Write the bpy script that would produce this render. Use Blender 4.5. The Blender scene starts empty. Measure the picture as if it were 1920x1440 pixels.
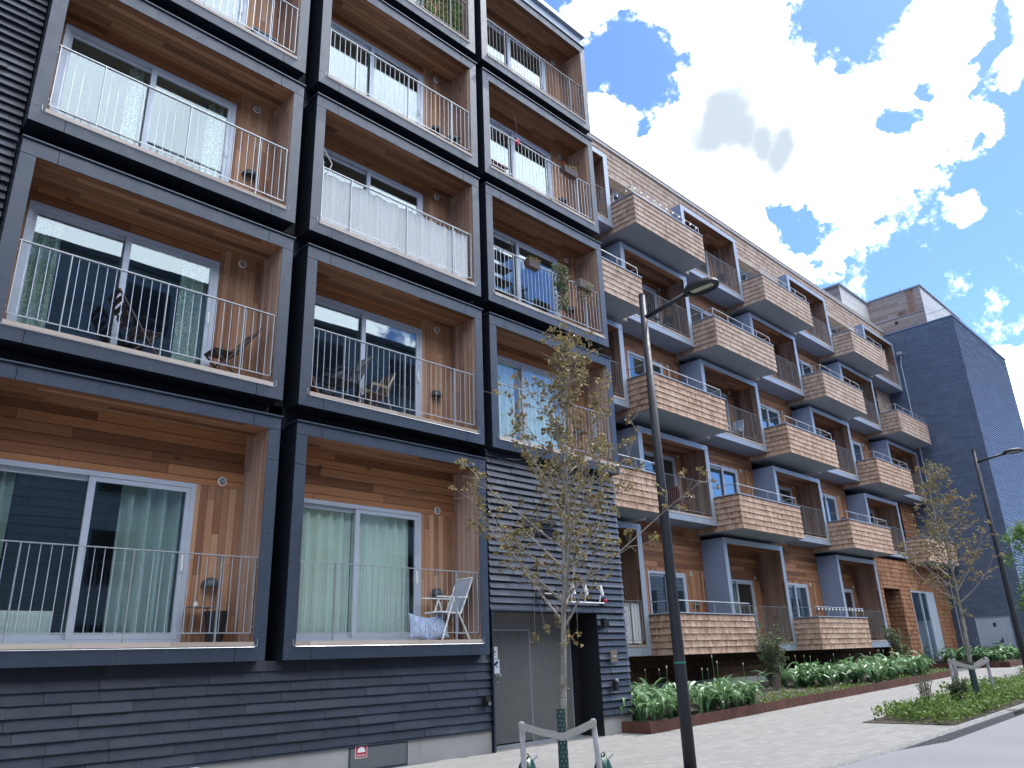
import bpy, math, random
import numpy as np
from mathutils import Vector, Matrix, Quaternion
R = math.radians
rng = random.Random(11)
SC = bpy.context.scene
COL = SC.collection

# ------------------------------------------------------------------ mesh builder
ORG = {}
class MB:
    def __init__(s): s.v=[]; s.f=[]; s.r=[]; s.sv=[]
    def poly(s, pts, rnd=None, sv=None):
        b=len(s.v); s.v.extend([tuple(p) for p in pts]); s.f.append(tuple(range(b,b+len(pts))))
        s.r.append(rng.random() if rnd is None else rnd); s.sv.extend(sv if sv else [0.5]*len(pts))
    def add(s, verts, faces, rnd=None, sv=None):
        b=len(s.v); s.v.extend([tuple(p) for p in verts]); rr=rng.random() if rnd is None else rnd
        for f in faces: s.f.append(tuple(i+b for i in f)); s.r.append(rr)
        s.sv.extend(sv if sv else [0.5]*len(verts))
    def box(s,x0,x1,y0,y1,z0,z1,rnd=None):
        v=[(x0,y0,z0),(x1,y0,z0),(x1,y1,z0),(x0,y1,z0),(x0,y0,z1),(x1,y0,z1),(x1,y1,z1),(x0,y1,z1)]
        s.add(v,[(0,3,2,1),(4,5,6,7),(0,1,5,4),(1,2,6,5),(2,3,7,6),(3,0,4,7)],rnd); return s
    def bar(s,a,b,w,h=None,up=(0,0,1),rnd=None):
        a=Vector(a); b=Vector(b); d=(b-a).normalized(); u=Vector(up)
        if abs(d.dot(u))>.95: u=Vector((0,1,0))
        sx=d.cross(u).normalized(); sz=sx.cross(d).normalized(); h=h or w
        v=[]
        for p in (a,b):
            for i,j in ((-1,-1),(1,-1),(1,1),(-1,1)): v.append(p+sx*(i*w/2)+sz*(j*h/2))
        s.add(v,[(0,3,2,1),(4,5,6,7),(0,1,5,4),(1,2,6,5),(2,3,7,6),(3,0,4,7)],rnd); return s
    def tube(s,pts,rad,n=6,cap=True,rnd=None):
        pts=[Vector(p) for p in pts]
        if not hasattr(rad,'__len__'): rad=[rad]*len(pts)
        b=len(s.v); rr=rng.random() if rnd is None else rnd
        prev=None
        for i,p in enumerate(pts):
            d=(pts[min(i+1,len(pts)-1)]-pts[max(i-1,0)]).normalized()
            if prev is None:
                a=Vector((0,0,1)) if abs(d.z)<.9 else Vector((1,0,0))
                sx=d.cross(a).normalized()
            else:
                sx=(prev-d*prev.dot(d)).normalized()
            prev=sx; sy=d.cross(sx)
            for k in range(n):
                t=2*math.pi*k/n; q=p+(sx*math.cos(t)+sy*math.sin(t))*rad[i]
                s.v.append(tuple(q)); s.sv.append(.5)
        for i in range(len(pts)-1):
            for k in range(n):
                k2=(k+1)%n; s.f.append((b+i*n+k,b+i*n+k2,b+(i+1)*n+k2,b+(i+1)*n+k)); s.r.append(rr)
        if cap:
            s.f.append(tuple(b+k for k in reversed(range(n)))); s.r.append(rr)
            e=b+(len(pts)-1)*n; s.f.append(tuple(e+k for k in range(n))); s.r.append(rr)
        return s
    def lathe(s,c,prof,n=16,axis='z',rnd=None):
        b=len(s.v); c=Vector(c); rr=rng.random() if rnd is None else rnd
        for r,h in prof:
            for k in range(n):
                t=2*math.pi*k/n; a,bb=r*math.cos(t),r*math.sin(t)
                p={'z':(a,bb,h),'y':(a,h,bb),'x':(h,a,bb)}[axis]
                s.v.append(tuple(c+Vector(p))); s.sv.append(.5)
        for i in range(len(prof)-1):
            for k in range(n):
                k2=(k+1)%n; q=(b+i*n+k,b+i*n+k2,b+(i+1)*n+k2,b+(i+1)*n+k)
                s.f.append(q if axis!='y' else q[::-1]); s.r.append(rr)
        s.f.append(tuple(b+k for k in reversed(range(n)))); s.r.append(rr)
        e=b+(len(prof)-1)*n; s.f.append(tuple(e+k for k in range(n))); s.r.append(rr)
        return s
    def mesh(s,name,mat,org=(0,0,0),smooth=False):
        m=bpy.data.meshes.new(name); v=np.array(s.v,dtype=float)-np.array(org,dtype=float)
        m.from_pydata(v.tolist(),[],s.f); 
        a=m.attributes.new('rnd','FLOAT','FACE'); a.data.foreach_set('value',np.array(s.r,dtype=np.float32))
        a=m.attributes.new('sv','FLOAT','POINT'); a.data.foreach_set('value',np.array(s.sv,dtype=np.float32))
        m.materials.append(mat)
        if smooth: m.polygons.foreach_set('use_smooth',[True]*len(m.polygons))
        m.update(); return m
    def build(s,name,mat,parent=None,smooth=False,label=None,loc=None):
        """one mesh object; vertices are given in world space"""
        org=Vector(loc) if loc is not None else (ORG[parent.name] if parent else Vector((0,0,0)))
        o=bpy.data.objects.new(name,s.mesh(name,mat,org,smooth)); COL.objects.link(o)
        if parent:
            o.parent=parent; o.location=org-ORG[parent.name]
        else: o.location=org
        ORG[o.name]=org.copy()
        if label: o['label']=label
        return o
def tag(o,label,cat,group=None):
    o['label']=label; o['category']=cat
    if group: o['group']=group
    return o
def thing(name,loc,label,cat,group=None):
    o=bpy.data.objects.new(name,None); COL.objects.link(o); o.location=loc; ORG[o.name]=Vector(loc)
    o.empty_display_size=.2
    return tag(o,label,cat,group)
def struct(o,k='structure'): o['kind']=k; return o
def copy_tree(o,parent=None):
    c=o.copy(); COL.objects.link(c)
    if parent: c.parent=parent
    for ch in list(o.children): copy_tree(ch,c)
    return c

# ------------------------------------------------------------------ materials
class NT:
    def __init__(s,m): s.t=m.node_tree; s.n=s.t.nodes; s.l=s.t.links
    def new(s,typ,**kw):
        n=s.n.new(typ)
        for k,v in kw.items():
            if k.startswith('i_'):
                key=k[2:]; key=int(key) if key.isdigit() else key.replace('_',' ')
                n.inputs[key].default_value=v
            else: setattr(n,k,v)
        return n
    def math(s,op,a,b=0.0,c=None,clamp=False):
        n=s.n.new('ShaderNodeMath'); n.operation=op; n.use_clamp=clamp
        for i,x in enumerate((a,b,c)):
            if x is None: continue
            if isinstance(x,(int,float)): n.inputs[i].default_value=x
            else: s.l.new(x,n.inputs[i])
        return n.outputs[0]
    def mix(s,f,a,b,blend='MIX'):
        n=s.n.new('ShaderNodeMix'); n.data_type='RGBA'; n.blend_type=blend
        for key,x in ((0,f),(6,a),(7,b)):
            if isinstance(x,(int,float)): n.inputs[key].default_value=x
            elif isinstance(x,tuple): n.inputs[key].default_value=x if len(x)==4 else x+(1,)
            else: s.l.new(x,n.inputs[key])
        return n.outputs[2]
    def mr(s,x,a,b,c=0.,d=1.,smooth=False):
        n=s.n.new('ShaderNodeMapRange'); n.interpolation_type='SMOOTHSTEP' if smooth else 'LINEAR'
        s.l.new(x,n.inputs[0])
        for i,v in enumerate((a,b,c,d)): n.inputs[i+1].default_value=v
        return n.outputs[0]
    def noise(s,vec,scale,detail=3,rough=.55,dims='3D'):
        n=s.n.new('ShaderNodeTexNoise'); n.noise_dimensions=dims
        n.inputs['Scale'].default_value=scale; n.inputs['Detail'].default_value=detail; n.inputs['Roughness'].default_value=rough
        if vec is not None: s.l.new(vec,n.inputs['Vector'])
        return n
    def vmul(s,vec,m):
        n=s.n.new('ShaderNodeVectorMath'); n.operation='MULTIPLY'; s.l.new(vec,n.inputs[0]); n.inputs[1].default_value=m; return n.outputs[0]
    def attr(s,name): 
        n=s.n.new('ShaderNodeAttribute'); n.attribute_name=name; return n.outputs['Fac']
    def pos(s): return s.n.new('ShaderNodeNewGeometry').outputs['Position']
    def opos(s): return s.n.new('ShaderNodeTexCoord').outputs['Object']
    def ramp(s,f,stops):
        n=s.n.new('ShaderNodeValToRGB'); e=n.color_ramp.elements
        while len(e)<len(stops): e.new(.5)
        for i,(p,c) in enumerate(stops): e[i].position=p; e[i].color=c+(1,) if len(c)==3 else c
        s.l.new(f,n.inputs[0]); return n.outputs[0]
def newmat(name):
    m=bpy.data.materials.new(name); m.use_nodes=True; t=NT(m); b=m.node_tree.nodes['Principled BSDF']; return m,t,b
def bump(t,b,h,strength=.3,dist=.01):
    n=t.new('ShaderNodeBump'); n.inputs['Strength'].default_value=strength; n.inputs['Distance'].default_value=dist
    t.l.new(h,n.inputs['Height']); t.l.new(n.outputs[0],b.inputs['Normal'])
def simple(name,col,rough=.5,var=.12,scale=6,metal=0.,spec=.5,rv=.0,bmp=0.,bscale=40,obj=False,grime=0.):
    m,t,b=newmat(name); p=t.opos() if obj else t.pos()
    n=t.noise(p,scale,5,.6).outputs[0]
    k=t.mr(n,.3,.7,1-var,1+var)
    if rv: k=t.math('MULTIPLY',k,t.mr(t.attr('rnd'),0,1,1-rv,1+rv))
    c=t.new('ShaderNodeVectorMath'); c.operation='SCALE'; c.inputs[0].default_value=col; t.l.new(k,c.inputs['Scale'])
    out=c.outputs[0]
    if grime:
        g=t.noise(t.vmul(p,(1.2,1.2,.25)),3.,6,.65).outputs[0]
        out=t.mix(t.mr(g,.55,.75,0,grime,True),out,(.30,.29,.27))
    t.l.new(out,b.inputs['Base Color'])
    t.l.new(t.mr(t.noise(p,scale*2.3,4,.6).outputs[0],.3,.7,max(.03,rough-.08),min(1,rough+.1)),b.inputs['Roughness'])
    b.inputs['Metallic'].default_value=metal; b.inputs['Specular IOR Level'].default_value=spec
    if bmp: bump(t,b,t.noise(p,bscale,4,.6).outputs[0],bmp,.004)
    return m
CEDAR=[(0.,(.085,.030,.013)),(.3,(.17,.064,.026)),(.6,(.27,.112,.046)),(.85,(.38,.172,.074)),(1.,(.50,.27,.135))]
def boards(name,across,length,width,pal=CEDAR,seg=2.6,rough=.6,wear=0.,wearc=(.4,.34,.29),gap=.06,var=.72):
    """tongue-and-groove boards: across/length are axis letters"""
    m,t,b=newmat(name); P=t.pos(); sx=t.new('ShaderNodeSeparateXYZ'); t.l.new(P,sx.inputs[0])
    ax={'x':0,'y':1,'z':2}; u=sx.outputs[ax[across]]; v=sx.outputs[ax[length]]
    w=[x for x in 'xyz' if x not in (across,length)][0]
    us=t.math('DIVIDE',u,width); idx=t.math('FLOOR',us); fr=t.math('FRACT',us)
    wn=t.new('ShaderNodeTexWhiteNoise',noise_dimensions='1D'); t.l.new(idx,wn.inputs['W'])
    vs=t.math('ADD',t.math('DIVIDE',v,seg),t.math('MULTIPLY',wn.outputs[0],7.3)); j=t.math('FLOOR',vs); vf=t.math('FRACT',vs)
    cx=t.new('ShaderNodeCombineXYZ'); t.l.new(idx,cx.inputs[0]); t.l.new(j,cx.inputs[1])
    w2=t.new('ShaderNodeTexWhiteNoise',noise_dimensions='2D'); t.l.new(cx.outputs[0],w2.inputs['Vector'])
    # grain
    gx=t.new('ShaderNodeCombineXYZ'); t.l.new(t.math('MULTIPLY',u,1/width*9),gx.inputs[0]); t.l.new(t.math('MULTIPLY',v,1.6),gx.inputs[1]); t.l.new(t.math('MULTIPLY',w2.outputs[0],37.),gx.inputs[2])
    g=t.noise(gx.outputs[0],1.,6,.62); g.inputs['Distortion'].default_value=.7
    fac=t.math('ADD',t.math('MULTIPLY',w2.outputs[0],var),t.math('MULTIPLY',t.math('SUBTRACT',g.outputs[0],.5),.75),clamp=True)
    fac=t.math('ADD',fac,.12+(.72-var)*.5,clamp=True)
    c=t.ramp(fac,pal)
    # knots
    kx=t.new('ShaderNodeCombineXYZ'); t.l.new(t.math('MULTIPLY',u,1.),kx.inputs[0]); t.l.new(t.math('MULTIPLY',v,.45),kx.inputs[1])
    vo=t.new('ShaderNodeTexVoronoi'); vo.inputs['Scale'].default_value=2.6; t.l.new(kx.outputs[0],vo.inputs['Vector'])
    c=t.mix(t.mr(vo.outputs['Distance'],.035,.10,.8,0,True),c,(.05,.02,.01))
    if wear:
        wv=t.noise(t.vmul(P,(1.,1.,.6)),1.3,5,.6).outputs[0]
        c=t.mix(t.mr(wv,.4,.7,0,wear,True),c,wearc)
    e=t.math('MINIMUM',fr,t.math('SUBTRACT',1.,fr)); ge=t.mr(e,0,gap,0,1,True)
    e2=t.math('MINIMUM',vf,t.math('SUBTRACT',1.,vf)); ge2=t.mr(e2,0,.0016,0,1)
    gg=t.math('MINIMUM',ge,ge2)
    c=t.mix(t.math('SUBTRACT',1.,gg),c,(.018,.008,.004))
    t.l.new(c,b.inputs['Base Color']); b.inputs['Roughness'].default_value=rough; b.inputs['Specular IOR Level'].default_value=.35
    h=t.math('ADD',t.math('MULTIPLY',gg,1.),t.math('MULTIPLY',g.outputs[0],.12)); bump(t,b,h,.6,.008)
    return m
def shingle_mat(name,pal,streak,streakc):
    m,t,b=newmat(name); P=t.pos(); r=t.attr('rnd'); sv=t.attr('sv')
    n1=t.noise(t.vmul(P,(55,55,5)),1.,5,.65).outputs[0]
    n2=t.noise(P,1.1,4,.6).outputs[0]
    fac=t.math('ADD',t.math('ADD',t.math('MULTIPLY',r,.36),t.math('MULTIPLY',t.math('SUBTRACT',n1,.5),.9)),t.math('MULTIPLY',t.math('SUBTRACT',n2,.5),.7))
    fac=t.math('ADD',fac,.36,clamp=True)
    c=t.ramp(fac,pal)
    # weather-sheltered, darker streaks under the butts above, with an irregular dripping edge
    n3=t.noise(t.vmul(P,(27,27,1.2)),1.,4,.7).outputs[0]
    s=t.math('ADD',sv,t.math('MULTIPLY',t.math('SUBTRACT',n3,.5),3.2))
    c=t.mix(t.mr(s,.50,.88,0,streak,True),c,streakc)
    c=t.mix(t.mr(sv,.84,.98,0,.55,True),c,tuple(x*.55 for x in streakc))  # plain dark strip along the top of each course
    t.l.new(c,b.inputs['Base Color']); b.inputs['Roughness'].default_value=.85; b.inputs['Specular IOR Level'].default_value=.2
    bump(t,b,n1,.5,.006); return m
M={}
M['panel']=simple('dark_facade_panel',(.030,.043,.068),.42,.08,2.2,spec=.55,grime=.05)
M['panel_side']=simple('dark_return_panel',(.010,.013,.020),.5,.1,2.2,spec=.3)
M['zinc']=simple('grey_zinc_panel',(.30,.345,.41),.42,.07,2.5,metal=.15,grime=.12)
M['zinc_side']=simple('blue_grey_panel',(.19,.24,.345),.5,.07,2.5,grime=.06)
M['soffit']=simple('grey_soffit_board',(.24,.28,.34),.6,.06,3)
M['slate']=simple('dark_slate_tile',(.030,.037,.052),.42,.12,3.,spec=.6,rv=.06,grime=.05,bmp=.25,bscale=18)
M['slate_tower']=simple('blue_slate_tile',(.082,.108,.16),.40,.12,3.,spec=.55,rv=.09,bmp=.15,bscale=18,grime=.06)
M['galv']=simple('galvanised_steel',(.42,.45,.48),.38,.12,14,metal=.55)
M['rail_dark']=simple('weathered_steel_bar',(.23,.23,.24),.5,.15,14,metal=.4)
M['alu']=simple('window_aluminium',(.41,.455,.53),.4,.05,5,metal=.12)
M['concrete']=simple('cast_concrete',(.34,.335,.32),.85,.12,1.7,bmp=.25,bscale=60,grime=.25)
M['black']=simple('black_lacquer',(.012,.012,.014),.4,.1,5,obj=True)
M['lampgrey']=simple('lamp_shade_grey',(.035,.040,.048),.5,.1,9)
M['white']=simple('white_lacquer',(.78,.78,.76),.4,.05,6,obj=True)
M['pole']=simple('anthracite_pole',(.026,.027,.033),.55,.12,9,spec=.35)
M['grey_door']=simple('grey_door',(.125,.128,.125),.5,.06,2)
M['recess']=simple('dark_recess',(.004,.005,.008),.6,.1,2)  # shade of the unlit door recess is put into this near-black colour
M['corten']=simple('rusted_steel',(.098,.038,.023),.8,.38,5.,bmp=.2,bscale=70)
M['soil']=simple('dark_soil',(.035,.025,.017),.95,.4,14,bmp=.8,bscale=30)
M['room']=simple('room_plaster',(.20,.225,.22),.8,.06,1)
M['sill']=boards('bleached_sill_board','z','x',.5,[(0,(.27,.215,.175)),(.5,(.40,.335,.285)),(1,(.50,.44,.39))],seg=1.9,rough=.75,gap=.0001)
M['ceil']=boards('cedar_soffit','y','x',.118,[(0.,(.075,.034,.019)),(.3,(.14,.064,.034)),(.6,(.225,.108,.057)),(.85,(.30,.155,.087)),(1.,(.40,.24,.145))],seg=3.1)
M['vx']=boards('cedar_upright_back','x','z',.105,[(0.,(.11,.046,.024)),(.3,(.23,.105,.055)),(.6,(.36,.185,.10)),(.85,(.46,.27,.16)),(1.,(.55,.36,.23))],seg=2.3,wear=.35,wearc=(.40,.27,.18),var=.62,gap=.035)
M['vy']=boards('cedar_upright_side','y','z',.118,[(0.,(.15,.075,.048)),(.4,(.30,.175,.118)),(.7,(.42,.28,.20)),(1.,(.52,.39,.30))],seg=2.1,var=.55,wear=.6,wearc=(.40,.31,.25))
M['hz']=boards('cedar_level_back','z','x',.142,seg=3.6)
DK=[(0.,(.075,.03,.016)),(.4,(.15,.066,.034)),(.75,(.25,.125,.066)),(1.,(.37,.21,.12))]
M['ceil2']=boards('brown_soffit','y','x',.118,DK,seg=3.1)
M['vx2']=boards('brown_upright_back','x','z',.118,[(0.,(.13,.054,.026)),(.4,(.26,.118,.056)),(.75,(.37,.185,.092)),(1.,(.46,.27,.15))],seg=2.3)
M['vy2']=boards('brown_upright_side','y','z',.118,[(0.,(.085,.042,.028)),(.4,(.17,.092,.06)),(.75,(.27,.165,.118)),(1.,(.36,.26,.2))],seg=2.1,wear=.45,wearc=(.24,.18,.145))
M['hz2']=boards('brown_level_back','z','x',.142,[(0.,(.10,.042,.02)),(.4,(.21,.09,.043)),(.75,(.33,.158,.076)),(1.,(.44,.24,.13))],seg=2.2)
M['pent']=boards('silvered_level_cladding','z','y',.12,[(0,(.19,.145,.13)),(.5,(.28,.225,.20)),(1,(.36,.31,.28))],seg=3,gap=.08)  # darkened copy of the cladding: shade of the side faces put into the colour
M['pent_front']=boards('silvered_front_cladding','z','x',.12,[(0,(.42,.40,.38)),(.5,(.50,.48,.46)),(1,(.57,.55,.53))],seg=3,gap=.05)  # same cladding in lighter colours for the brighter front
M['eave']=boards('pale_eave_board','y','x',.2,[(0,(.45,.38,.30)),(.5,(.55,.48,.40)),(1,(.62,.56,.48))],seg=4)
M['sh_brown']=shingle_mat('cedar_shingle',[(0.,(.175,.10,.066)),(.3,(.32,.20,.138)),(.6,(.455,.315,.232)),(1.,(.56,.43,.34))],.78,(.135,.062,.036))
M['sh_pale']=shingle_mat('weathered_shingle',[(0.,(.18,.118,.085)),(.3,(.30,.212,.16)),(.6,(.41,.31,.245)),(1.,(.52,.42,.345))],.6,(.19,.115,.085))
M['sh_orange']=shingle_mat('fresh_shingle',[(0.,(.10,.042,.022)),(.3,(.19,.085,.044)),(.6,(.29,.145,.078)),(1.,(.39,.225,.135))],.8,(.09,.03,.012))
M['sh_dark']=shingle_mat('dark_shingle',[(0.,(.035,.018,.013)),(.4,(.07,.036,.024)),(1.,(.12,.066,.043))],.8,(.02,.01,.008))

def glass_mat(name,tint,base=.10,edge=.75):
    m=bpy.data.materials.new(name); m.use_nodes=True; t=NT(m); t.n.clear()
    o=t.new('ShaderNodeOutputMaterial'); tr=t.new('ShaderNodeBsdfTransparent'); tr.inputs[0].default_value=tint+(1,)
    gl=t.new('ShaderNodeBsdfGlossy'); gl.inputs['Roughness'].default_value=.004; gl.inputs['Color'].default_value=(.86,.95,1,1)
    lw=t.new('ShaderNodeLayerWeight'); lw.inputs['Blend'].default_value=.5
    f=t.math('ADD',t.math('MULTIPLY',t.math('POWER',lw.outputs['Facing'],3.),edge),base,clamp=True)
    # very slight waviness of the pane
    nz=t.noise(t.pos(),.9,1,.4); bp=t.new('ShaderNodeBump'); bp.inputs['Strength'].default_value=.05; bp.inputs['Distance'].default_value=.03
    t.l.new(nz.outputs[0],bp.inputs['Height']); t.l.new(bp.outputs[0],gl.inputs['Normal'])
    mx=t.new('ShaderNodeMixShader'); t.l.new(f,mx.inputs[0]); t.l.new(tr.outputs[0],mx.inputs[1]); t.l.new(gl.outputs[0],mx.inputs[2])
    t.l.new(mx.outputs[0],o.inputs[0]); return m
M['glass']=glass_mat('tinted_window_glass',(.93,.985,.97),.095)
M['clear']=glass_mat('clear_guard_glass',(.93,.97,.97),.05)

def fabric(name,col,pattern=None,transl=.25):
    m,t,b=newmat(name); P=t.opos()
    n=t.noise(P,90,2,.5).outputs[0]; c=t.mix(t.mr(n,.3,.7,0,1),tuple(x*.88 for x in col),tuple(min(1,x*1.06) for x in col))
    if pattern:
        k=t.noise(P,pattern[1],2,.5); k.inputs['Distortion'].default_value=pattern[2]
        f=t.math('ABSOLUTE',t.math('SUBTRACT',t.math('FRACT',t.math('MULTIPLY',k.outputs[0],pattern[3])),.5))
        c=t.mix(t.mr(f,.18,.26,0,1,True),c,pattern[0])
    t.l.new(c,b.inputs['Base Color']); b.inputs['Roughness'].default_value=.85; b.inputs['Specular IOR Level'].default_value=.15
    if transl:
        tl=t.new('ShaderNodeBsdfTranslucent'); t.l.new(c,tl.inputs[0]); mx=t.new('ShaderNodeMixShader'); mx.inputs[0].default_value=transl
        t.l.new(b.outputs[0],mx.inputs[1]); t.l.new(tl.outputs[0],mx.inputs[2]); t.l.new(mx.outputs[0],t.n['Material Output'].inputs[0])
    return m
M['curt_green']=fabric('pale_green_sheer',(.86,.92,.85))
M['curt_teal']=fabric('teal_drape',(.50,.58,.56))
M['curt_pat']=fabric('patterned_drape',(.74,.80,.72),((.36,.45,.40),6,3.0,4.))
M['cloth_white']=fabric('white_cloth',(.74,.76,.76))
M['cush']=fabric('blue_patterned_fabric',(.50,.57,.70),((.24,.32,.50),22,2.0,4.),0.)
M['sling']=fabric('grey_sling_fabric',(.34,.38,.46),None,.1)

def leafmat(name,c1,c2,rough=.5,transl=.35,spec=.4):
    m,t,b=newmat(name); r=t.attr('rnd'); oi=t.new('ShaderNodeObjectInfo')
    f=t.math('FRACT',t.math('ADD',r,oi.outputs['Random'])) if False else r
    c=t.mix(f,c1,c2); n=t.noise(t.pos(),3.,3,.5).outputs[0]
    c=t.mix(t.mr(n,.35,.65,0,.35),c,tuple(x*.55 for x in c1))
    t.l.new(c,b.inputs['Base Color']); b.inputs['Roughness'].default_value=rough; b.inputs['Specular IOR Level'].default_value=spec
    tl=t.new('ShaderNodeBsdfTranslucent'); t.l.new(c,tl.inputs[0]); mx=t.new('ShaderNodeMixShader'); mx.inputs[0].default_value=transl
    t.l.new(b.outputs[0],mx.inputs[1]); t.l.new(tl.outputs[0],mx.inputs[2]); t.l.new(mx.outputs[0],t.n['Material Output'].inputs[0])
    return m
M['leaf_maple']=leafmat('olive_bud_leaf',(.165,.124,.048),(.37,.30,.125))
M['leaf_green']=leafmat('bright_leaf',(.07,.15,.02),(.20,.33,.06))
M['leaf_strap']=leafmat('strap_leaf',(.09,.185,.07),(.205,.345,.165),.38,.22,.45)
M['leaf_shrub']=leafmat('grey_green_leaf',(.07,.11,.05),(.17,.22,.11))
M['leaf_cover']=leafmat('ground_leaf',(.09,.16,.03),(.24,.34,.08))
M['leaf_low']=leafmat('low_leaf',(.07,.13,.025),(.19,.28,.06))
M['twig']=simple('dry_twig',(.19,.15,.12),.8,.2,20)
M['bud']=simple('pale_seed_head',(.42,.44,.28),.7,.2,20)
def bark_mat():
    m,t,b=newmat('grey_bark'); P=t.pos()
    n=t.noise(t.vmul(P,(1,1,.35)),14,6,.65).outputs[0]
    c=t.ramp(n,[(.25,(.09,.08,.065)),(.5,(.24,.225,.185)),(.75,(.40,.38,.33))])
    g=t.noise(P,5,5,.6).outputs[0]; c=t.mix(t.mr(g,.5,.66,0,.6,True),c,(.14,.17,.07))
    w=t.noise(t.vmul(P,(.6,.6,9)),3,3,.5).outputs[0]; c=t.mix(t.mr(w,.64,.7,0,.7,True),c,(.05,.042,.035))
    t.l.new(c,b.inputs['Base Color']); b.inputs['Roughness'].default_value=.85; bump(t,b,n,.5,.01); return m
M['bark']=bark_mat()
M['branch']=simple('branch_bark',(.25,.22,.185),.8,.25,12)

# ------------------------------------------------------------------ siding made of single lapped pieces
def courses(mb,o,ud,nd,u0,u1,z0,z1,ch,wmin,wmax,th,holes=(),jit=0.,gap=.004,lap=.3,top_off=.004):
    """lapped tiles on a vertical plane: o origin, ud horizontal unit vector, nd outward normal"""
    o=Vector(o); ud=Vector(ud); nd=Vector(nd); nc=max(1,round((z1-z0)/ch)); ch=(z1-z0)/nc
    for c in range(nc):
        zb=z0+c*ch; zt=zb+ch*(1+lap) if c<nc-1 else zb+ch
        u=u0-rng.random()*wmax
        while u<u1:
            w=rng.uniform(wmin,wmax); a=max(u,u0); b2=min(u+w-gap,u1); u+=w
            if b2-a<.01: continue
            zz=zb+rng.uniform(-jit,jit) if c>0 else zb; rd=rng.random(); t=th*rng.uniform(.85,1.15)
            spans=[(a,b2,zz,zt)]
            for h in holes:
                ns=[]
                for (p,q,zp,zq) in spans:
                    if q<=h[0] or p>=h[1] or zq-ch*lap<=h[2]+1e-4 or zp>=h[3]-1e-4: ns.append((p,q,zp,zq)); continue
                    if p<h[0]: ns.append((p,h[0],zp,zq))
                    if q>h[1]: ns.append((h[1],q,zp,zq))
                    pp,qq=max(p,h[0]),min(q,h[1])
                    if qq-pp>.005:
                        if zp<h[2]-.01: ns.append((pp,qq,zp,h[2]))
                        if zp+ch>h[3]+.01: ns.append((pp,qq,h[3],zq))
                spans=ns
            for (p,q,zp,zq) in spans:
                if q-p<.006: continue
                k=lambda uu,zz2,d: o+ud*uu+Vector((0,0,zz2))+nd*d
                v=[k(p,zp,t),k(q,zp,t),k(q,zq,top_off),k(p,zq,top_off),k(p,zp,0),k(q,zp,0),k(q,zq,0),k(p,zq,0)]
                f=[(0,1,2,3),(0,4,5,1),(0,3,7,4),(1,5,6,2)]
                if ud.cross(Vector((0,0,1))).dot(nd)<0: f=[x[::-1] for x in f]
                mb.add(v,f,rd,[0,0,1,1,0,0,1,1])
def wavy(mb,x0,x1,y,z0,z1,amp,per,ph=0.,n=None,zj=0.,axis='x',droop=0.):
    n=n or max(8,int((x1-x0)/per*8)); fr=[]; bk=[]
    for i in range(n+1):
        u=x0+(x1-x0)*i/n; yy=y+amp*math.sin(2*math.pi*u/per+ph+1.3*math.sin(u*2.1))+amp*.4*math.sin(u*31)
        a=z1-droop*abs(math.sin(u*2.7+ph)); b=z0+zj*math.sin(u*9+ph)
        fr.append(((u,yy,b),(u,yy,a))); bk.append(((u,yy+.006,b),(u,yy+.006,a)))
    for i in range(n):
        r=.5
        mb.poly([fr[i][0],fr[i+1][0],fr[i+1][1],fr[i][1]],r); mb.poly([bk[i+1][0],bk[i][0],bk[i][1],bk[i+1][1]],r)
        mb.poly([fr[i][1],fr[i+1][1],bk[i+1][1],bk[i][1]],r); mb.poly([fr[i+1][0],fr[i][0],bk[i][0],bk[i+1][0]],r)

# ------------------------------------------------------------------ ground
def gz(x): 
    t=x-6.2
    return 0. if t<=0 else .0212*t*t/(t+1.2)
KY=-5.12
def sheet(name,x0,x1,y0,y1,dz,mat,nx=80,ny=2):
    mb=MB(); xs=[x0+(x1-x0)*i/nx for i in range(nx+1)]
    for i in range(nx):
        for j in range(ny):
            a,b=xs[i],xs[i+1]; p=y0+(y1-y0)*j/ny; q=y0+(y1-y0)*(j+1)/ny
            d=dz if callable(dz) else (lambda x:dz)
            mb.poly([(a,p,gz(a)+d(a)),(b,p,gz(b)+d(b)),(b,q,gz(b)+d(b)),(a,q,gz(a)+d(a))],.5)
    return struct(mb.build(name,mat))
def paver_mat():
    m,t,b=newmat('paving_setts'); P=t.pos()
    br=t.new('ShaderNodeTexBrick'); t.l.new(P,br.inputs['Vector']); br.offset=.5
    for k,v in (('Scale',1.),('Mortar Size',.006),('Mortar Smooth',.3),('Brick Width',.28),('Row Height',.14),('Bias',0.)): br.inputs[k].default_value=v
    br.inputs['Color1'].default_value=(.18,.177,.172,1); br.inputs['Color2'].default_value=(.235,.231,.225,1); br.inputs['Mortar'].default_value=(.13,.125,.12,1)
    n=t.noise(P,.5,5,.6).outputs[0]; n2=t.noise(P,30,4,.6).outputs[0]
    c=t.mix(t.mr(n,.4,.65,0,.35,True),br.outputs['Color'],(.185,.18,.172)); c=t.mix(t.mr(n2,.35,.7,0,.22),c,(.15,.145,.14))
    sp=t.noise(P,7.,6,.7).outputs[0]; c=t.mix(t.mr(sp,.62,.72,0,.35,True),c,(.13,.125,.115))
    t.l.new(c,b.inputs['Base Color']); b.inputs['Roughness'].default_value=.85; b.inputs['Specular IOR Level'].default_value=.3
    h=t.math('ADD',t.math('MULTIPLY',br.outputs['Fac'],-1.),t.math('MULTIPLY',n2,.25)); bump(t,b,h,.5,.006); return m
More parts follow.
